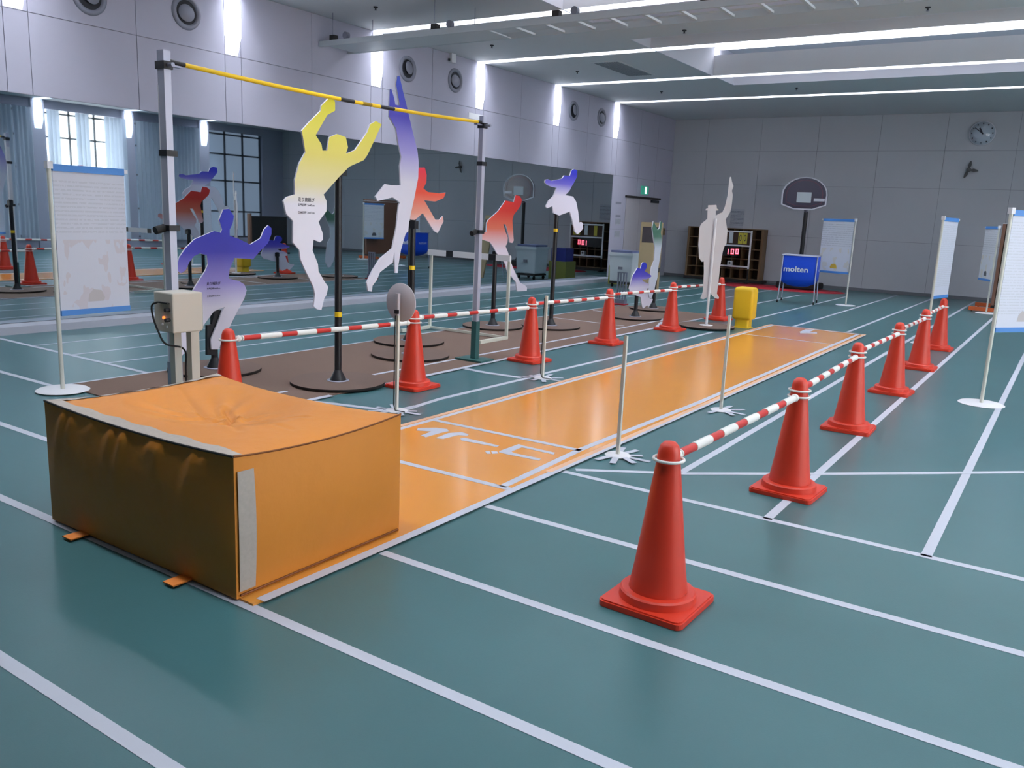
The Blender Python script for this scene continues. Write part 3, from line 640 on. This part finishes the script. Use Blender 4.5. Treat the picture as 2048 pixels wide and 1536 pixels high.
cutout(NM, 'small red leaping cutout half hidden behind the tall blue one', None, F4, (720, 140), 3.339, G_RED2, polez=1.5, base=(fl(817, 697)+Vector((-.27, .32, 0)))[:2])
cutout(NM, 'red and white hurdler cutout leaning forward above the hurdle', (985, 655), F5, (930, 320), 5.484, G_RED, polez=1.05)
cutout(NM, 'blue and white cutout kicking one leg, high on a black pole', (1101, 655), F6, (930, 320), 5.484, G_KBLUE, polez=1.66, tape=1.36)
cutout(NM, 'small blue and white crouching cutout beyond the left cones', (1270, 637), F7, (1240, 430), 7.68, G_SBLUE, polez=.55)
cutout(NM, 'green topped cutout seen almost edge on behind the small crouching one', (1306, 620), F8, (1240, 430), 7.68, G_GREEN, polez=.75)
vdir = math.atan2(-.9, .42)
t9, b9 = cutout(NM, 'plain white starter figure in a hat raising one arm', (1412, 655), F9, (1380, 340), 4.655, M_cutd, ang=math.radians(-62), polez=1.62, polem=M_white, fwd=-.022, polew=.019)

# ================================================================== HURDLE
A, B = fl(867, 657), fl(1000, 682)
t = thing('hurdle', 'white wooden hurdle with black bar marks under the red hurdler', 'hurdle', ((A.x+B.x)/2, (A.y+B.y)/2, .0095)); hw = (B.x-A.x)/2
HZ = hgt(A, 867, 500)
MB().box(-hw-.03, hw+.03, -.012, .012, HZ-.075, HZ).build('top_bar', M_white, t)
for c_ in (-.52*hw*.9, .62*hw): MB().box(c_-.055, c_+.055, -.014, .014, HZ-.076, HZ+.001).build('black_mark', M_black, t)
for s_ in (-1, 1):
    MB().box(s_*hw-.018, s_*hw+.018, .013, .04, .04, HZ-.01).build('upright', mat('hurdle_post', (214, 216, 204), .4), t)
    MB().box(s_*hw-.02, s_*hw+.02, -.55, .04, 0, .04).build('foot', mat('hurdle_post', (214, 216, 204), .4), t)
MB().box(-hw, hw, .01, .04, .005, .035).build('base_bar', mat('hurdle_post', (214, 216, 204), .4), t)

# ================================================================== BANNER STANDS
P_MAIN = printed('banner_print', (206, 208, 220), (194, 196, 207), 34, .55, .93, blotch=(202, 196, 204))
P_BACK = printed('banner_print_rows', (212, 216, 230), (200, 204, 216), 40, .12, .95)
P_YEL = printed('banner_print_chart', (216, 218, 226), (196, 198, 206), 24, .5, .95, blotch=(214, 210, 204))
def banner(px, top, other, lab, sheet, emblem=None, side=1, bt=.64, W=.68):
    b = fl(*px); h = hgt(b, *top); v_ = ray(*other); v_ = Vector((v_.x, v_.y, 0)).normalized(); b2 = Vector((b.x, b.y, 0)); k_ = v_.dot(b2); pr_ = (v_*k_-b2).length
    wd = max(W, pr_*1.002); q = v_*(k_+side*math.sqrt(max(0, wd*wd-pr_*pr_))); d_ = q-b2; ang = math.atan2(d_.y, d_.x)
    t = thing('banner_stand', lab, 'banner stand', (b.x, b.y, .0095 if b.x < -6 else .003), ang, 'white banner stands')
    MB().lathe([(.001, .012), (.185, .010), (.2, .001)], 40).build('base', M_white, t)
    MB().tube([(0, 0, .01), (0, 0, h)], .0165, 12).build('pole', M_acry, t); MB().box(-.022, .022, -.022, .022, h-.05, h+.006).build('pole_cap', M_white, t)
    x0, x1 = .025, wd
    bs = MB().box(x0, x1, -.004, .004, bt+.02, h-.05).build('banner_sheet', sheet, t)
    MB().box(x0, x1, -.012, .012, h-.065, h-.012).build('top_rail', M_blue, t); MB().box(x0, x1, -.012, .012, bt-.02, bt+.024).build('bottom_rail', M_blue, t)
    MB().box(x1, x1+.03, -.014, .014, h-.05, h-.02).build('rail_end', M_white, t)
    if emblem:
        for s_ in (-1, 1):
            MB().prism([(-.07, -.04), (.07, -.04), (.08, -.01), (.05, .05), (-.02, .06), (-.06, .02)], lambda a, z, q: ((x0+x1)/2+a, s_*(.0042+q), bt+.12+z), 0, .001).build('emblem', emblem, bs)
    return t
M_emb = mat('emblem_yellow', (206, 170, 60), .5); M_emb2 = mat('emblem_dark', (80, 80, 90), .5)
banner((126, 782), (108, 327), (246, 334), 'pale printed banner with blue rails standing left of the orange block', P_MAIN, mat('emblem_faint', (190, 184, 186), .5), bt=.62, side=1, W=.64)
banner((1962, 808), (2017, 417), (2130, 428), 'large near banner with blue rails cut off by the right edge', P_BACK, mat('emblem_faint', (190, 184, 186), .5), bt=.70)
banner((1691, 611), (1710, 438), (1648, 435), 'banner with a yellow emblem standing near the blue ball cart', P_YEL, M_emb, bt=.66)
banner((1851, 688), (1886, 433), (1917, 438), 'narrow looking angled banner behind the right row of cones', P_BACK, bt=.66)
banner((1972, 627), (1995, 452), (1973, 452), 'far banner turned almost edge on beside the brown panel', P_YEL, M_emb2, bt=.66)

# ================================================================== BALL CART
t = thing('ball_cart', 'blue fabric ball cart on thin steel legs near the back wall', 'ball cart', (-4.78, 18.0, .001), math.radians(8))
cw, cd = .36, .26
bag = MB()
prof = [(1.0, .98), (1.0, .70), (1.0, .50), (.9, .42), (.55, .36), (.25, .34)]
rings = []
for s_, z in prof:
    R_ = []
    for k in range(32):
        a = 2*PI*k/32; ca, sa = math.cos(a), math.sin(a); e = .22
        R_.append((s_*cw*math.copysign(abs(ca)**e, ca)*(1+.01*math.sin(7*a+z*9)), s_*cd*math.copysign(abs(sa)**e, sa)*(1+.012*math.sin(5*a+z*7)), z))
    rings += R_
fs = [(i*32+k, i*32+(k+1) % 32, (i+1)*32+(k+1) % 32, (i+1)*32+k) for i in range(len(prof)-1) for k in range(32)]
bag = bag.add(rings, fs, 0, True).add(rings[-32:], [tuple(range(32))]).build('fabric_bag', M_bluef, t)
text_mb('molten', .155, lambda x, y: (-.06+x, -cd-.009, .70+y), sx=1.12, bold=.02).build('lettering', M_white_t, bag)
text_mb('molten', .10, lambda x, y: (cw+.008, .02+x, .70+y), sx=1.0).build('lettering', M_white_t, bag); text_mb('molten', .10, lambda x, y: (-cw-.008, .02-x, .70+y), sx=1.0).build('lettering', M_white_t, bag)
for sx in (-1, 1):
    for sy in (-1, 1):
        MB().tube([(sx*(cw-.02), sy*(cd-.01), .99), (sx*(cw-.02), sy*(cd+.005), .5), (sx*(cw-.0), sy*(cd+.03), .06)], .012, 8).build('leg', M_alu, t)
        MB().tube([(sx*cw-.012, sy*(cd+.03), .032), (sx*cw+.012, sy*(cd+.03), .032)], .031, 12).build('caster', M_blackr, t)
MB().tube([(-cw, -cd, .985), (cw, -cd, .985), (cw, cd, .985), (-cw, cd, .985), (-cw, -cd, .985)], .012, 8).build('top_frame', M_alu, t)

# ================================================================== BASKETBALL GOAL
g = onY(1597, 560, 21.9)
t = thing('basketball_goal', 'freestanding basketball goal with smoked fan shaped backboard and black pole', 'basketball goal', (g.x, 21.9, .013))
bz = hgt((g.x, 21.9), 1607, 356)
def fan(s, z0):
    pts = [(-.55, .0), (-.56, .25)]
    for k in range(1, 12):
        a = PI-PI*k/12; pts.append((.56*math.cos(a), .25+.43*math.sin(a)))
    pts += [(.56, .25), (.55, 0), (.24, -.11), (-.24, -.11)]
    return [(x*s, (z-.3)*s+.3+z0) for x, z in pts]
zb0 = bz-.68
MB().prism(fan(1, zb0), lambda a, z, q: (a, q, z), -.32, -.29).build('backboard', M_board, t)
o_, i_ = fan(1.0, zb0), fan(.93, zb0); n_ = len(o_)
MB().add([(x, -.325, z) for x, z in o_]+[(x, -.325, z) for x, z in i_], [(k, (k+1) % n_, n_+(k+1) % n_, n_+k) for k in range(n_)]).build('trim', M_rib, t)
o_, i_ = fan(.80, zb0), fan(.77, zb0)
MB().add([(x, -.323, z) for x, z in o_]+[(x, -.323, z) for x, z in i_], [(k, (k+1) % n_, n_+(k+1) % n_, n_+k) for k in range(n_)]).build('inner_line', mat('backboard_red', (110, 60, 74), .4), t)
MB().box(-.175, .175, -.335, -.321, zb0+.06, zb0+.31).build('target_square', M_bin, t); MB().box(.24, .5, -.33, -.321, zb0+.10, zb0+.17).build('name_plate', M_rib, t)
MB().tube([(0, 0, .12), (0, 0, zb0-.15)], .05, 14).build('pole', M_black, t); MB().tube([(0, 0, zb0-.16), (0, -.15, zb0+.0), (0, -.29, zb0+.1)], .045, 12).build('arm', M_steel, t)
bevel(MB().box(-.5, .5, -.25, .55, .0, .17).build('base', M_blackr, t), .04); MB().tube([(0, -.02, .75), (.42, .3, .16)], .015, 8).build('brace', M_black, t)

# ================================================================== SHELF, SCOREBOARD
SX0, SX1, SZ = -9.25, -7.10, 1.45
t = thing('cubby_shelf', 'brown wooden shoe shelf of square compartments against the back wall', 'shelf', ((SX0+SX1)/2, YB-.2, 0)); hw = (SX1-SX0)/2
MB().box(-hw, hw, .16, .18, .08, SZ).build('back_panel', M_woodd, t)
for s_ in (-1, 1): MB().box(min(s_*hw, s_*(hw-.06)), max(s_*hw, s_*(hw-.06)), -.18, .16, .08, SZ).build('side_panel', M_wood, t)
for k in range(6): z = .08+(SZ-.105)*k/5; MB().box(-hw+.06, hw-.06, -.17, .16, z, z+.022).build('shelf_board', M_wood, t)
for k in range(1, 8): x = -hw+.06+(2*hw-.12)*k/8; MB().box(x-.01, x+.01, -.165, .16, .1, SZ-.02).build('divider', M_wood, t)
MB().box(-hw-.02, hw+.1, -.2, .18, 0, .08).build('plinth', M_discr, t)

yS = 22.3; L0 = onY(1420, 500, yS).x; L1 = onY(1500, 500, yS).x; zT = onY(1495, 464, yS).z; zM = onY(1490, 492, yS).z; zL = onY(1490, 534, yS).z; zK = onY(1490, 515, yS).z
t = thing('scoreboard', 'white framed scoreboard with yellow flip cards and red digits before the shelf', 'scoreboard', ((L0+L1)/2, yS, 0)); hw = (L1-L0)/2
for nm, z in (('frame_bar', zT), ('frame_bar', zM), ('frame_bar', zL)): MB().box(-hw, hw, -.02, .02, z-.02, z+.02).build(nm, M_white, t)
for s_ in (-1, 1):
    MB().box(s_*hw-.018, s_*hw+.018, -.02, .02, zL-.05, zT+.03).build('frame_post', M_white, t)
    MB().box(s_*hw-.015, s_*hw+.015, -.02, .02, .06, zL-.05).build('leg', M_blackr, t); MB().tube([(s_*hw, -.14, .03), (s_*hw, .14, .03)], .029, 10).build('foot', M_blackr, t)
MB().box(-hw+.02, hw-.02, .0, .012, zM+.02, zT-.02).build('card_panel', M_woodd, t)
xw = onY(1468, 475, yS).x-(L0+L1)/2; xy = onY(1484, 475, yS).x-(L0+L1)/2
MB().box(xw-.13, xw-.02, -.02, -.01, zM+.06, zT-.03).build('white_card', M_bin, t)
for k in (-1, 1):
    cx = xy+k*.062+.03
    fc = MB().box(cx-.058, cx+.058, -.022, -.012, zM+.05, zT-.03).build('flip_card', M_yellow, t)
    text_mb('0', .24, lambda x, y: (cx+x, -.0235, (zM+zT)/2+.012+y), sx=.6).build('card_digit', M_ink, fc)
for k in (-3, 3): MB().box(-.3*k/3-.06, -.3*k/3+.05, -.02, -.012, zM+.05, zT-.03).build('flip_card', M_yellow, t) if k > 0 else None
dp = MB().box(-hw+.03, xy-.07, -.03, .05, zK+.02, zM-.03).build('digit_panel', M_black, t)
def seg7(d_, cx, cz, w_, h_, th, y_):
    S = {'0': 'abcdef', '1': 'bc'}[d_]; mb = MB()
    R_ = {'a': (-w_/2, w_/2, h_/2-th, h_/2), 'd': (-w_/2, w_/2, -h_/2, -h_/2+th), 'b': (w_/2-th, w_/2, 0, h_/2), 'c': (w_/2-th, w_/2, -h_/2, 0), 'f': (-w_/2, -w_/2+th, 0, h_/2), 'e': (-w_/2, -w_/2+th, -h_/2, 0)}
    for q in S: a0, a1, z0, z1 = R_[q]; mb.box(cx+a0, cx+a1, y_, y_+.004, cz+z0, cz+z1)
    return mb
for d_, px in (('1', 1455), ('0', 1465.5), ('0', 1475)):
    p = onY(px, 503, yS); seg7(d_, p.x-(L0+L1)/2, p.z, .085, .14, .024, -.036).build('red_digit', M_ledw, dp)
p = onY(1461, 527, yS); tb = p.x-(L0+L1)/2
cu_ = MB().box(tb-.06, tb+.06, -.08, .02, zL+.021, zL+.14).build('control_unit', M_bin, t); MB().tube([(tb, -.081, zL+.085), (tb, -.087, zL+.085)], .03, 14).build('dial', M_black, cu_)

# ================================================================== YELLOW PAD
b = fl(1475, 655)+Vector((.06, .07, 0)); t = thing('padded_post', 'yellow rounded foam padded post at the far left of the runway', 'padded post', (b.x, b.y, .001)); h = hgt(b, 1478, 573)
def rrect(w_, d_, r, n=6): return [(cx+r*math.cos(math.radians(a0+90*k/n)), cy+r*math.sin(math.radians(a0+90*k/n))) for cx, cy, a0 in ((w_-r, d_-r, 0), (-w_+r, d_-r, 90), (-w_+r, -d_+r, 180), (w_-r, -d_+r, 270)) for k in range(n+1)]
mb = MB(); pr = []
for z, s_ in ((.13, .80), (.145, .94), (.17, 1.0), (h-.06, 1.0), (h-.025, .96), (h-.005, .82), (h, .6)): pr.append([(x*s_, y*s_, z) for x, y in rrect(.155, .13, .05)])
n_ = len(pr[0]); vs = [q for R_ in pr for q in R_]
mb.add(vs, [(i*n_+k, i*n_+(k+1) % n_, (i+1)*n_+(k+1) % n_, (i+1)*n_+k) for i in range(len(pr)-1) for k in range(n_)], 0, True); mb.add(pr[-1], [tuple(range(n_))]); mb.add(pr[0], [tuple(range(n_))[::-1]])
mb.build('pad', M_ypad, t); MB().prism(rrect(.11, .10, .04), lambda a, b_, z: (a, b_, z), .0, .135).build('stem', M_ypad, t)
MB().box(-.12, .12, -.11, .11, 0, .012).build('foot_plate', M_ypad, t)

# ================================================================== THINGS BY THE FAR END OF THE MIRROR
b = fl(1241, 610); t = thing('metal_rack', 'small grey metal frame stand beyond the brown mat', 'metal stand', (b.x, b.y, .009)); h = hgt(b, 1242, 545)
for x_ in (-.085, -.03, .03, .085): MB().box(x_-.012, x_+.012, -.012, .012, .02, h).build('upright', M_steel, t)
MB().box(-.10, .10, -.016, .016, h-.02, h).build('top_bar', M_steel, t); MB().box(-.11, .11, -.1, .1, 0, .02).build('base', M_redmat, t); MB().box(-.1, .1, -.05, .05, .02, .1).build('lower_box', M_steel, t)

b = Vector((-8.75, 17.9, 0)); t = thing('laundry_cart', 'white plastic cart on wheels by the end of the mirror', 'cart', (b.x, b.y, .001))
w_ = .27; bevel(MB().add([(-w_, -w_, .14), (w_, -w_, .14), (w_, w_, .14), (-w_, w_, .14), (-w_-.03, -w_-.03, .78), (w_+.03, -w_-.03, .78), (w_+.03, w_+.03, .78), (-w_-.03, w_+.03, .78)], [(3, 2, 1, 0), (0, 1, 5, 4), (1, 2, 6, 5), (2, 3, 7, 6), (3, 0, 4, 7), (4, 5, 6, 7)]).build('bin', M_bin, t), .02)
MB().box(-w_-.045, w_+.045, -w_-.045, w_+.045, .74, .80).build('rim', M_bin, t); MB().box(-w_, w_, -w_, w_, .80, .85).build('lid', mat('lid_blue', (96, 104, 140), .6), t)
MB().box(-.05, .06, -w_-.031, -w_-.02, .42, .48).build('tag', M_vent, t); MB().box(-w_, w_, -w_, w_, .09, .13).build('dolly', M_discr, t)
for sx in (-1, 1):
    for sy in (-1, 1): MB().tube([(sx*.22-.015, sy*.22, .045), (sx*.22+.015, sy*.22, .045)], .044, 12).build('wheel', M_blackr, t)
t = thing('storage_crate', 'olive crate with a blue box reflected at the end of the mirror', 'crate', (-9.2, 18.65, .001))
MB().box(-.25, .25, -.25, .25, 0.001, .45).build('crate', M_bin3, t); MB().box(-.2, .22, -.2, .2, .451, .78).build('blue_box', M_bin2, t)
p0 = fl(1262, 575); t = thing('folding_display_board', 'leaning tan board with a dark picture near the end of the mirror', 'display board', (-7.75, 17.0, .001), math.radians(25))
def lean(x, y, z): return (x, y+.30*z/1.5, z)
h = 1.52
MB().add([lean(x, y, z) for z in (0, h) for y in (0, .03) for x in (-.24, .24)], [(0, 2, 3, 1), (4, 5, 7, 6), (0, 1, 5, 4), (2, 6, 7, 3), (0, 4, 6, 2), (1, 3, 7, 5)]).build('panel', M_tan, t)
MB().add([lean(x, -.003, z) for z in (1.08, 1.42) for x in (-.2, .2)], [(0, 1, 3, 2)]).build('picture', M_photo, t)
MB().add([lean(x, .033, z) for z in (0.02, h) for x in (-.24, .24)], [(0, 1, 3, 2)]).build('white_back', M_bin, t)
for s_ in (-1, 1): MB().tube([(s_*.22, .62, .012), (s_*.22, .36, 1.45)], .012, 8).build('strut', M_alu, t)

# ---- brown folded table edge on, dark partition
t = thing('folded_table', 'brown upright folded table on orange feet beside the far banner', 'folded table', (-1.33, 19.75, .001))
MB().box(-.03, .03, 0, 1.52, .16, 1.80).build('table_half', M_ttbrown, t); MB().box(.06, .12, 0, 1.52, .16, 1.86).build('table_half', M_ttbrown, t); MB().box(-.034, .124, -.01, 1.53, 1.80, 1.815).build('edge_line', M_white, t)
for y_ in (.1, 1.4): MB().box(-.42, .36, y_-.05, y_+.05, .02, .10).build('foot', M_oran, t); MB().box(-.03, .12, y_-.03, y_+.03, .1, .17).build('foot_post', M_black, t)
for y_ in (.1, 1.4):
    for x_ in (-.36, .3): MB().tube([(x_, y_-.02, .02), (x_, y_+.02, .02)], .0195, 10).build('caster', M_blackr, t)
t = thing('black_partition', 'large black panel reflected behind the blue runner cutout', 'panel', (1.9, 18.6, .001))
MB().box(-.05, .05, -.7, .75, .05, 1.2).build('panel', M_blackr, t); MB().box(-.06, .06, -.78, -.70, .05, 1.28).build('frame_post', M_ttbrown, t)
for y_ in (-.6, .6): MB().box(-.3, .3, y_-.04, y_+.04, 0, .05).build('foot', M_black, t)

# ================================================================== WALL THINGS
# clock
p = onY(1965, 267, YB); R_ = (onY(1992, 267, YB).x-onY(1938, 267, YB).x)/2
t = thing('wall_clock', 'round white wall clock high on the end wall', 'clock', (p.x, YB, p.z))
def disc_y(r, y0, y1, m_, nm, par):
    o = MB().lathe([(.001, y0), (r, y0), (r, y1), (.001, y1)], 48).build(nm, m_, par); o.rotation_euler = (PI/2, 0, 0); return o
disc_y(R_, 0.001, .05, M_rib, 'case', t); disc_y(R_*.93, .05, .056, M_clockf, 'face', t)
for k in range(12):
    a = k*PI/6; MB().box(R_*.78*math.sin(a)-.012, R_*.78*math.sin(a)+.012, -.060, -.056, R_*.78*math.cos(a)-.016, R_*.78*math.cos(a)+.016).build('hour_mark', M_ink, t)
for ang_, l_, w_ in ((-52, .74, .010), (-28, .5, .015)):
    a = math.radians(ang_); dxx, dzz = math.sin(a)*R_*l_, math.cos(a)*R_*l_; nx, nz = math.cos(a)*w_, -math.sin(a)*w_
    MB().prism([(-nx-dxx*.15, -nz-dzz*.15), (nx-dxx*.15, nz-dzz*.15), (nx+dxx, nz+dzz), (-nx+dxx, -nz+dzz)], lambda x, z, q: (x, -.064+q, z), 0, .003).build('hand', M_ink, t)
# three bladed fan
p = onY(1938, 340, YB); t = thing('wall_fan', 'small dark three bladed wall fan below the clock', 'fan', (p.x, YB, p.z))
M_fan = mat('fan_grey', (84, 84, 86), .6)
disc_y(.05, .001, .09, M_fan, 'hub', t)
for a in (10, 100, 205):
    a = math.radians(a); q = [(.03, -.02), (.10, -.045), (.19, -.03), (.21, 0), (.12, .03), (.04, .02)]
    MB().prism([(x*math.sin(a)+y*math.cos(a), x*math.cos(a)-y*math.sin(a)) for x, y in q], lambda x, z, d_: (x, -.07+d_+.15*(z*math.sin(a)-x*math.cos(a))*.5, z), 0, .004).build('blade', M_fan, t)
# vents
VN = [((372, 25), 'large round air vent nearest the high jump upright'), ((815, 138), 'round air vent with slanted flap above the tall blue cutout'), ((910, 161), 'round air vent right of the slanted flap one'), ((1147, 222), 'small far round air vent between two painted glow patches'), ((1203, 235), 'farthest round air vent beside the last painted glow patch'), ((178, -8), 'round air vent cut off by the top edge')]
for i, (px, lab) in enumerate(VN):
    p = onX(px[0], px[1], XL); t = thing('air_vent', lab, 'vent', (XL, p.y, p.z), 0, 'round vents on the mirror wall')
    def ring_x(prof, m_, nm):
        o = MB().lathe(prof, 36).build(nm, m_, t); o.rotation_euler = (0, PI/2, 0); return o
    ring_x([(.215, .001), (.21, .02), (.17, .03), (.165, .02), (.15, .015), (.15, .001)], M_vent, 'rim'); ring_x([(.15, .004), (.001, .004)], M_ventd, 'throat')
    f = MB().lathe([(.001, .012), (.105, .012), (.11, .004)], 28).build('flap', M_vent, t); f.rotation_euler = (0, PI/2-.12, .14 if i % 2 else -.14); f.location = (.022, (.015 if i % 2 else -.01), (.02 if i % 2 else -.01))
# exit sign, door, notices
p = onX(1288, 380, XL); t = thing('exit_sign', 'small glowing green exit sign above the far door', 'exit sign', (XL, p.y, p.z))
MB().box(.001, .05, -.2, .2, -.12, .1).build('sign_body', M_exitg, t); MB().box(.05, .053, -.04, .06, -.10, .08).build('lit_figure', M_exit, t)
a, b = onX(1252, 392, XL), onX(1317, 399, XL)
d1 = thing('door_1', 'double door in the left wall at the far end of the mirror', 'door', (XL, 0, 0)); d1['kind'] = 'structure'
mid = a.y+(b.y-a.y)*.40
for y0, y1 in ((a.y, mid), (mid, b.y)): MB().box(.002, .016, y0+.006, y1-.006, .02, a.z-.04).build('door_leaf', mat('door_panel', (176, 172, 178), .6), d1)
MB().box(.001, .05, a.y-.05, b.y+.05, a.z-.035, a.z+.02).build('header_track', M_discr, d1); MB().box(.017, .07, b.y-.55, b.y-.1, a.z-.12, a.z-.05).build('door_closer', M_ventd, d1)
for k, (px, w_, h_) in enumerate((((1237, 406), .30, .05), ((1236, 432), .28, .05), ((1236, 443), .30, .16), ((1234, 468), .30, .18))):
    p = onX(px[0], px[1], XL); o = MB().box(XL+.001, XL+.004, p.y-w_/2, p.y+w_/2, p.z-h_/2, p.z+h_/2).build('notice_strip', [M_vent, M_vent, M_paper, M_paper][k])
    tag(o, ['top small notice strip left of the far door', 'second thin notice strip left of the far door', 'blue grey notice left of the far door', 'lowest notice sheet left of the far door'][k], 'notice', 'notices left of the far door')
p = onY(1474, 437, YB); o = MB().box(p.x-.19, p.x+.19, YB-.004, YB-.001, p.z-.26, p.z+.26).build('wall_notice', M_paper); tag(o, 'large pale notice sheet on the end wall above the shelf', 'notice')
p = onX(1323, 463, XL); t = thing('wall_switch', 'small yellowish box on the wall beside the far door', 'switch box', (XL, p.y, p.z)); MB().box(.001, .07, -.1, .1, -.1, .1).build('box', M_tan, t); MB().box(.071, .08, -.03, .03, .02, .06).build('button', M_black, t)
p = onX(903, 112, XL); t = thing('ceiling_sensor', 'white slim sensor box hanging where wall meets ceiling', 'sensor', (XL, p.y, p.z)); MB().box(.001, .06, -.06, .06, -.12, .12).build('box', M_white, t); MB().tube([(.03, -.1, -.1), (.03, -.1, -.06)], .02, 10).build('bulb', M_black, t)
p = onX(963, 236, XL); o = MB().box(XL+.001, XL+.006, p.y-.42, p.y+.14, p.z-.05, p.z+.055).build('wall_label', M_white); tag(o, 'small white label on the wall at the right end of the crossbar', 'label')

# ceiling grille, sprinklers, tray
t = thing('ceiling_grille', 'grey rectangular air grille in the ceiling between light strips', 'grille', (-7.75, 15.17, ZC))
MB().box(-.28, .28, -.8, .8, -.012, -.001).build('frame', M_ceil, t)
for k in range(10): MB().box(-.24+k*.05, -.24+k*.05+.03, -.74, .74, -.018, -.012).build('louvre', mat('louvre_grey', (132, 136, 142), .7), t)
for k, (x, y) in enumerate(((-8.6, 9.2), (-8.6, 12.0), (-5.25, 12.12), (-2.0, 12.02), (-8.5, 14.7), (-5.2, 17.8), (-8.0, 17.5))):
    x, y = x*K, y*K
    t = thing('sprinkler', ['sprinkler head near the ceiling corner above the tray', 'sprinkler head by the wall between tray and strip', 'sprinkler head before the big coffer', 'sprinkler head at the right before the big coffer', 'sprinkler head beside the ceiling grille', 'sprinkler head beyond the big coffer', 'sprinkler head near the farthest strip'][k], 'sprinkler', (x, y, ZC), 0, 'ceiling sprinklers')
    MB().lathe([(.001, -.001), (.035, -.001), (.03, -.015), (.012, -.02), (.012, -.04), (.001, -.04)], 14).build('head', M_ventd, t); MB().lathe([(.001, -.055), (.022, -.05), (.022, -.046), (.001, -.046)], 12).build('deflector', M_steel, t)
TZ = 3.952; TY0, TY1 = 9.51, 10.10
t = thing('cable_tray', 'long pale ladder tray hung across the ceiling on thin rods', 'cable tray', (0, 0, 0))
M_tray = mat('tray_paint', (196, 202, 206), .5)
for y in (TY0, TY1): MB().box(XL+.03, 3.4, y-.02, y+.02, TZ-.03, TZ+.05).build('side_rail', M_tray, t)
x = XL+.3
rung = MB().box(-.02, .02, TY0+.02, TY1-.02, -.015, .012).mesh('rung', M_tray)
while x < 3.3: share('rung', rung, t, (x, 0, TZ)); x += .46
MB().box(XL+.2, -6.9, TY0+.03, TY1-.03, TZ-.028, TZ-.018).build('cover_plate', M_tray, t)
x = -9.75; rod = MB().tube([(0, 0, TZ+.05), (0, 0, ZC)], .005, 6).mesh('hanger_rod', M_steel); blk = MB().box(-.05, .05, -.04, .04, .05, .12).mesh('pulley_block', M_discr); rol = MB().tube([(0, -.03, .10), (0, .03, .10)], .05, 14).mesh('roller', M_vent)
while x < 3:
    share('hanger_rod', rod, t, (x, TY0, 0)) if not any(c[0] < TY0 < c[1] and CX0 < x < CX1 for c in COF) else None
    share('hanger_rod', rod, t, (x+.25, TY1, 0)) if not any(c[0] < TY1 < c[1] and CX0 < x+.25 < CX1 for c in COF) else None
    share('pulley_block', blk, t, (x, TY0+.02, TZ)); share('roller', rol, t, (x+.26, TY0+.02, TZ)); x += 1.95
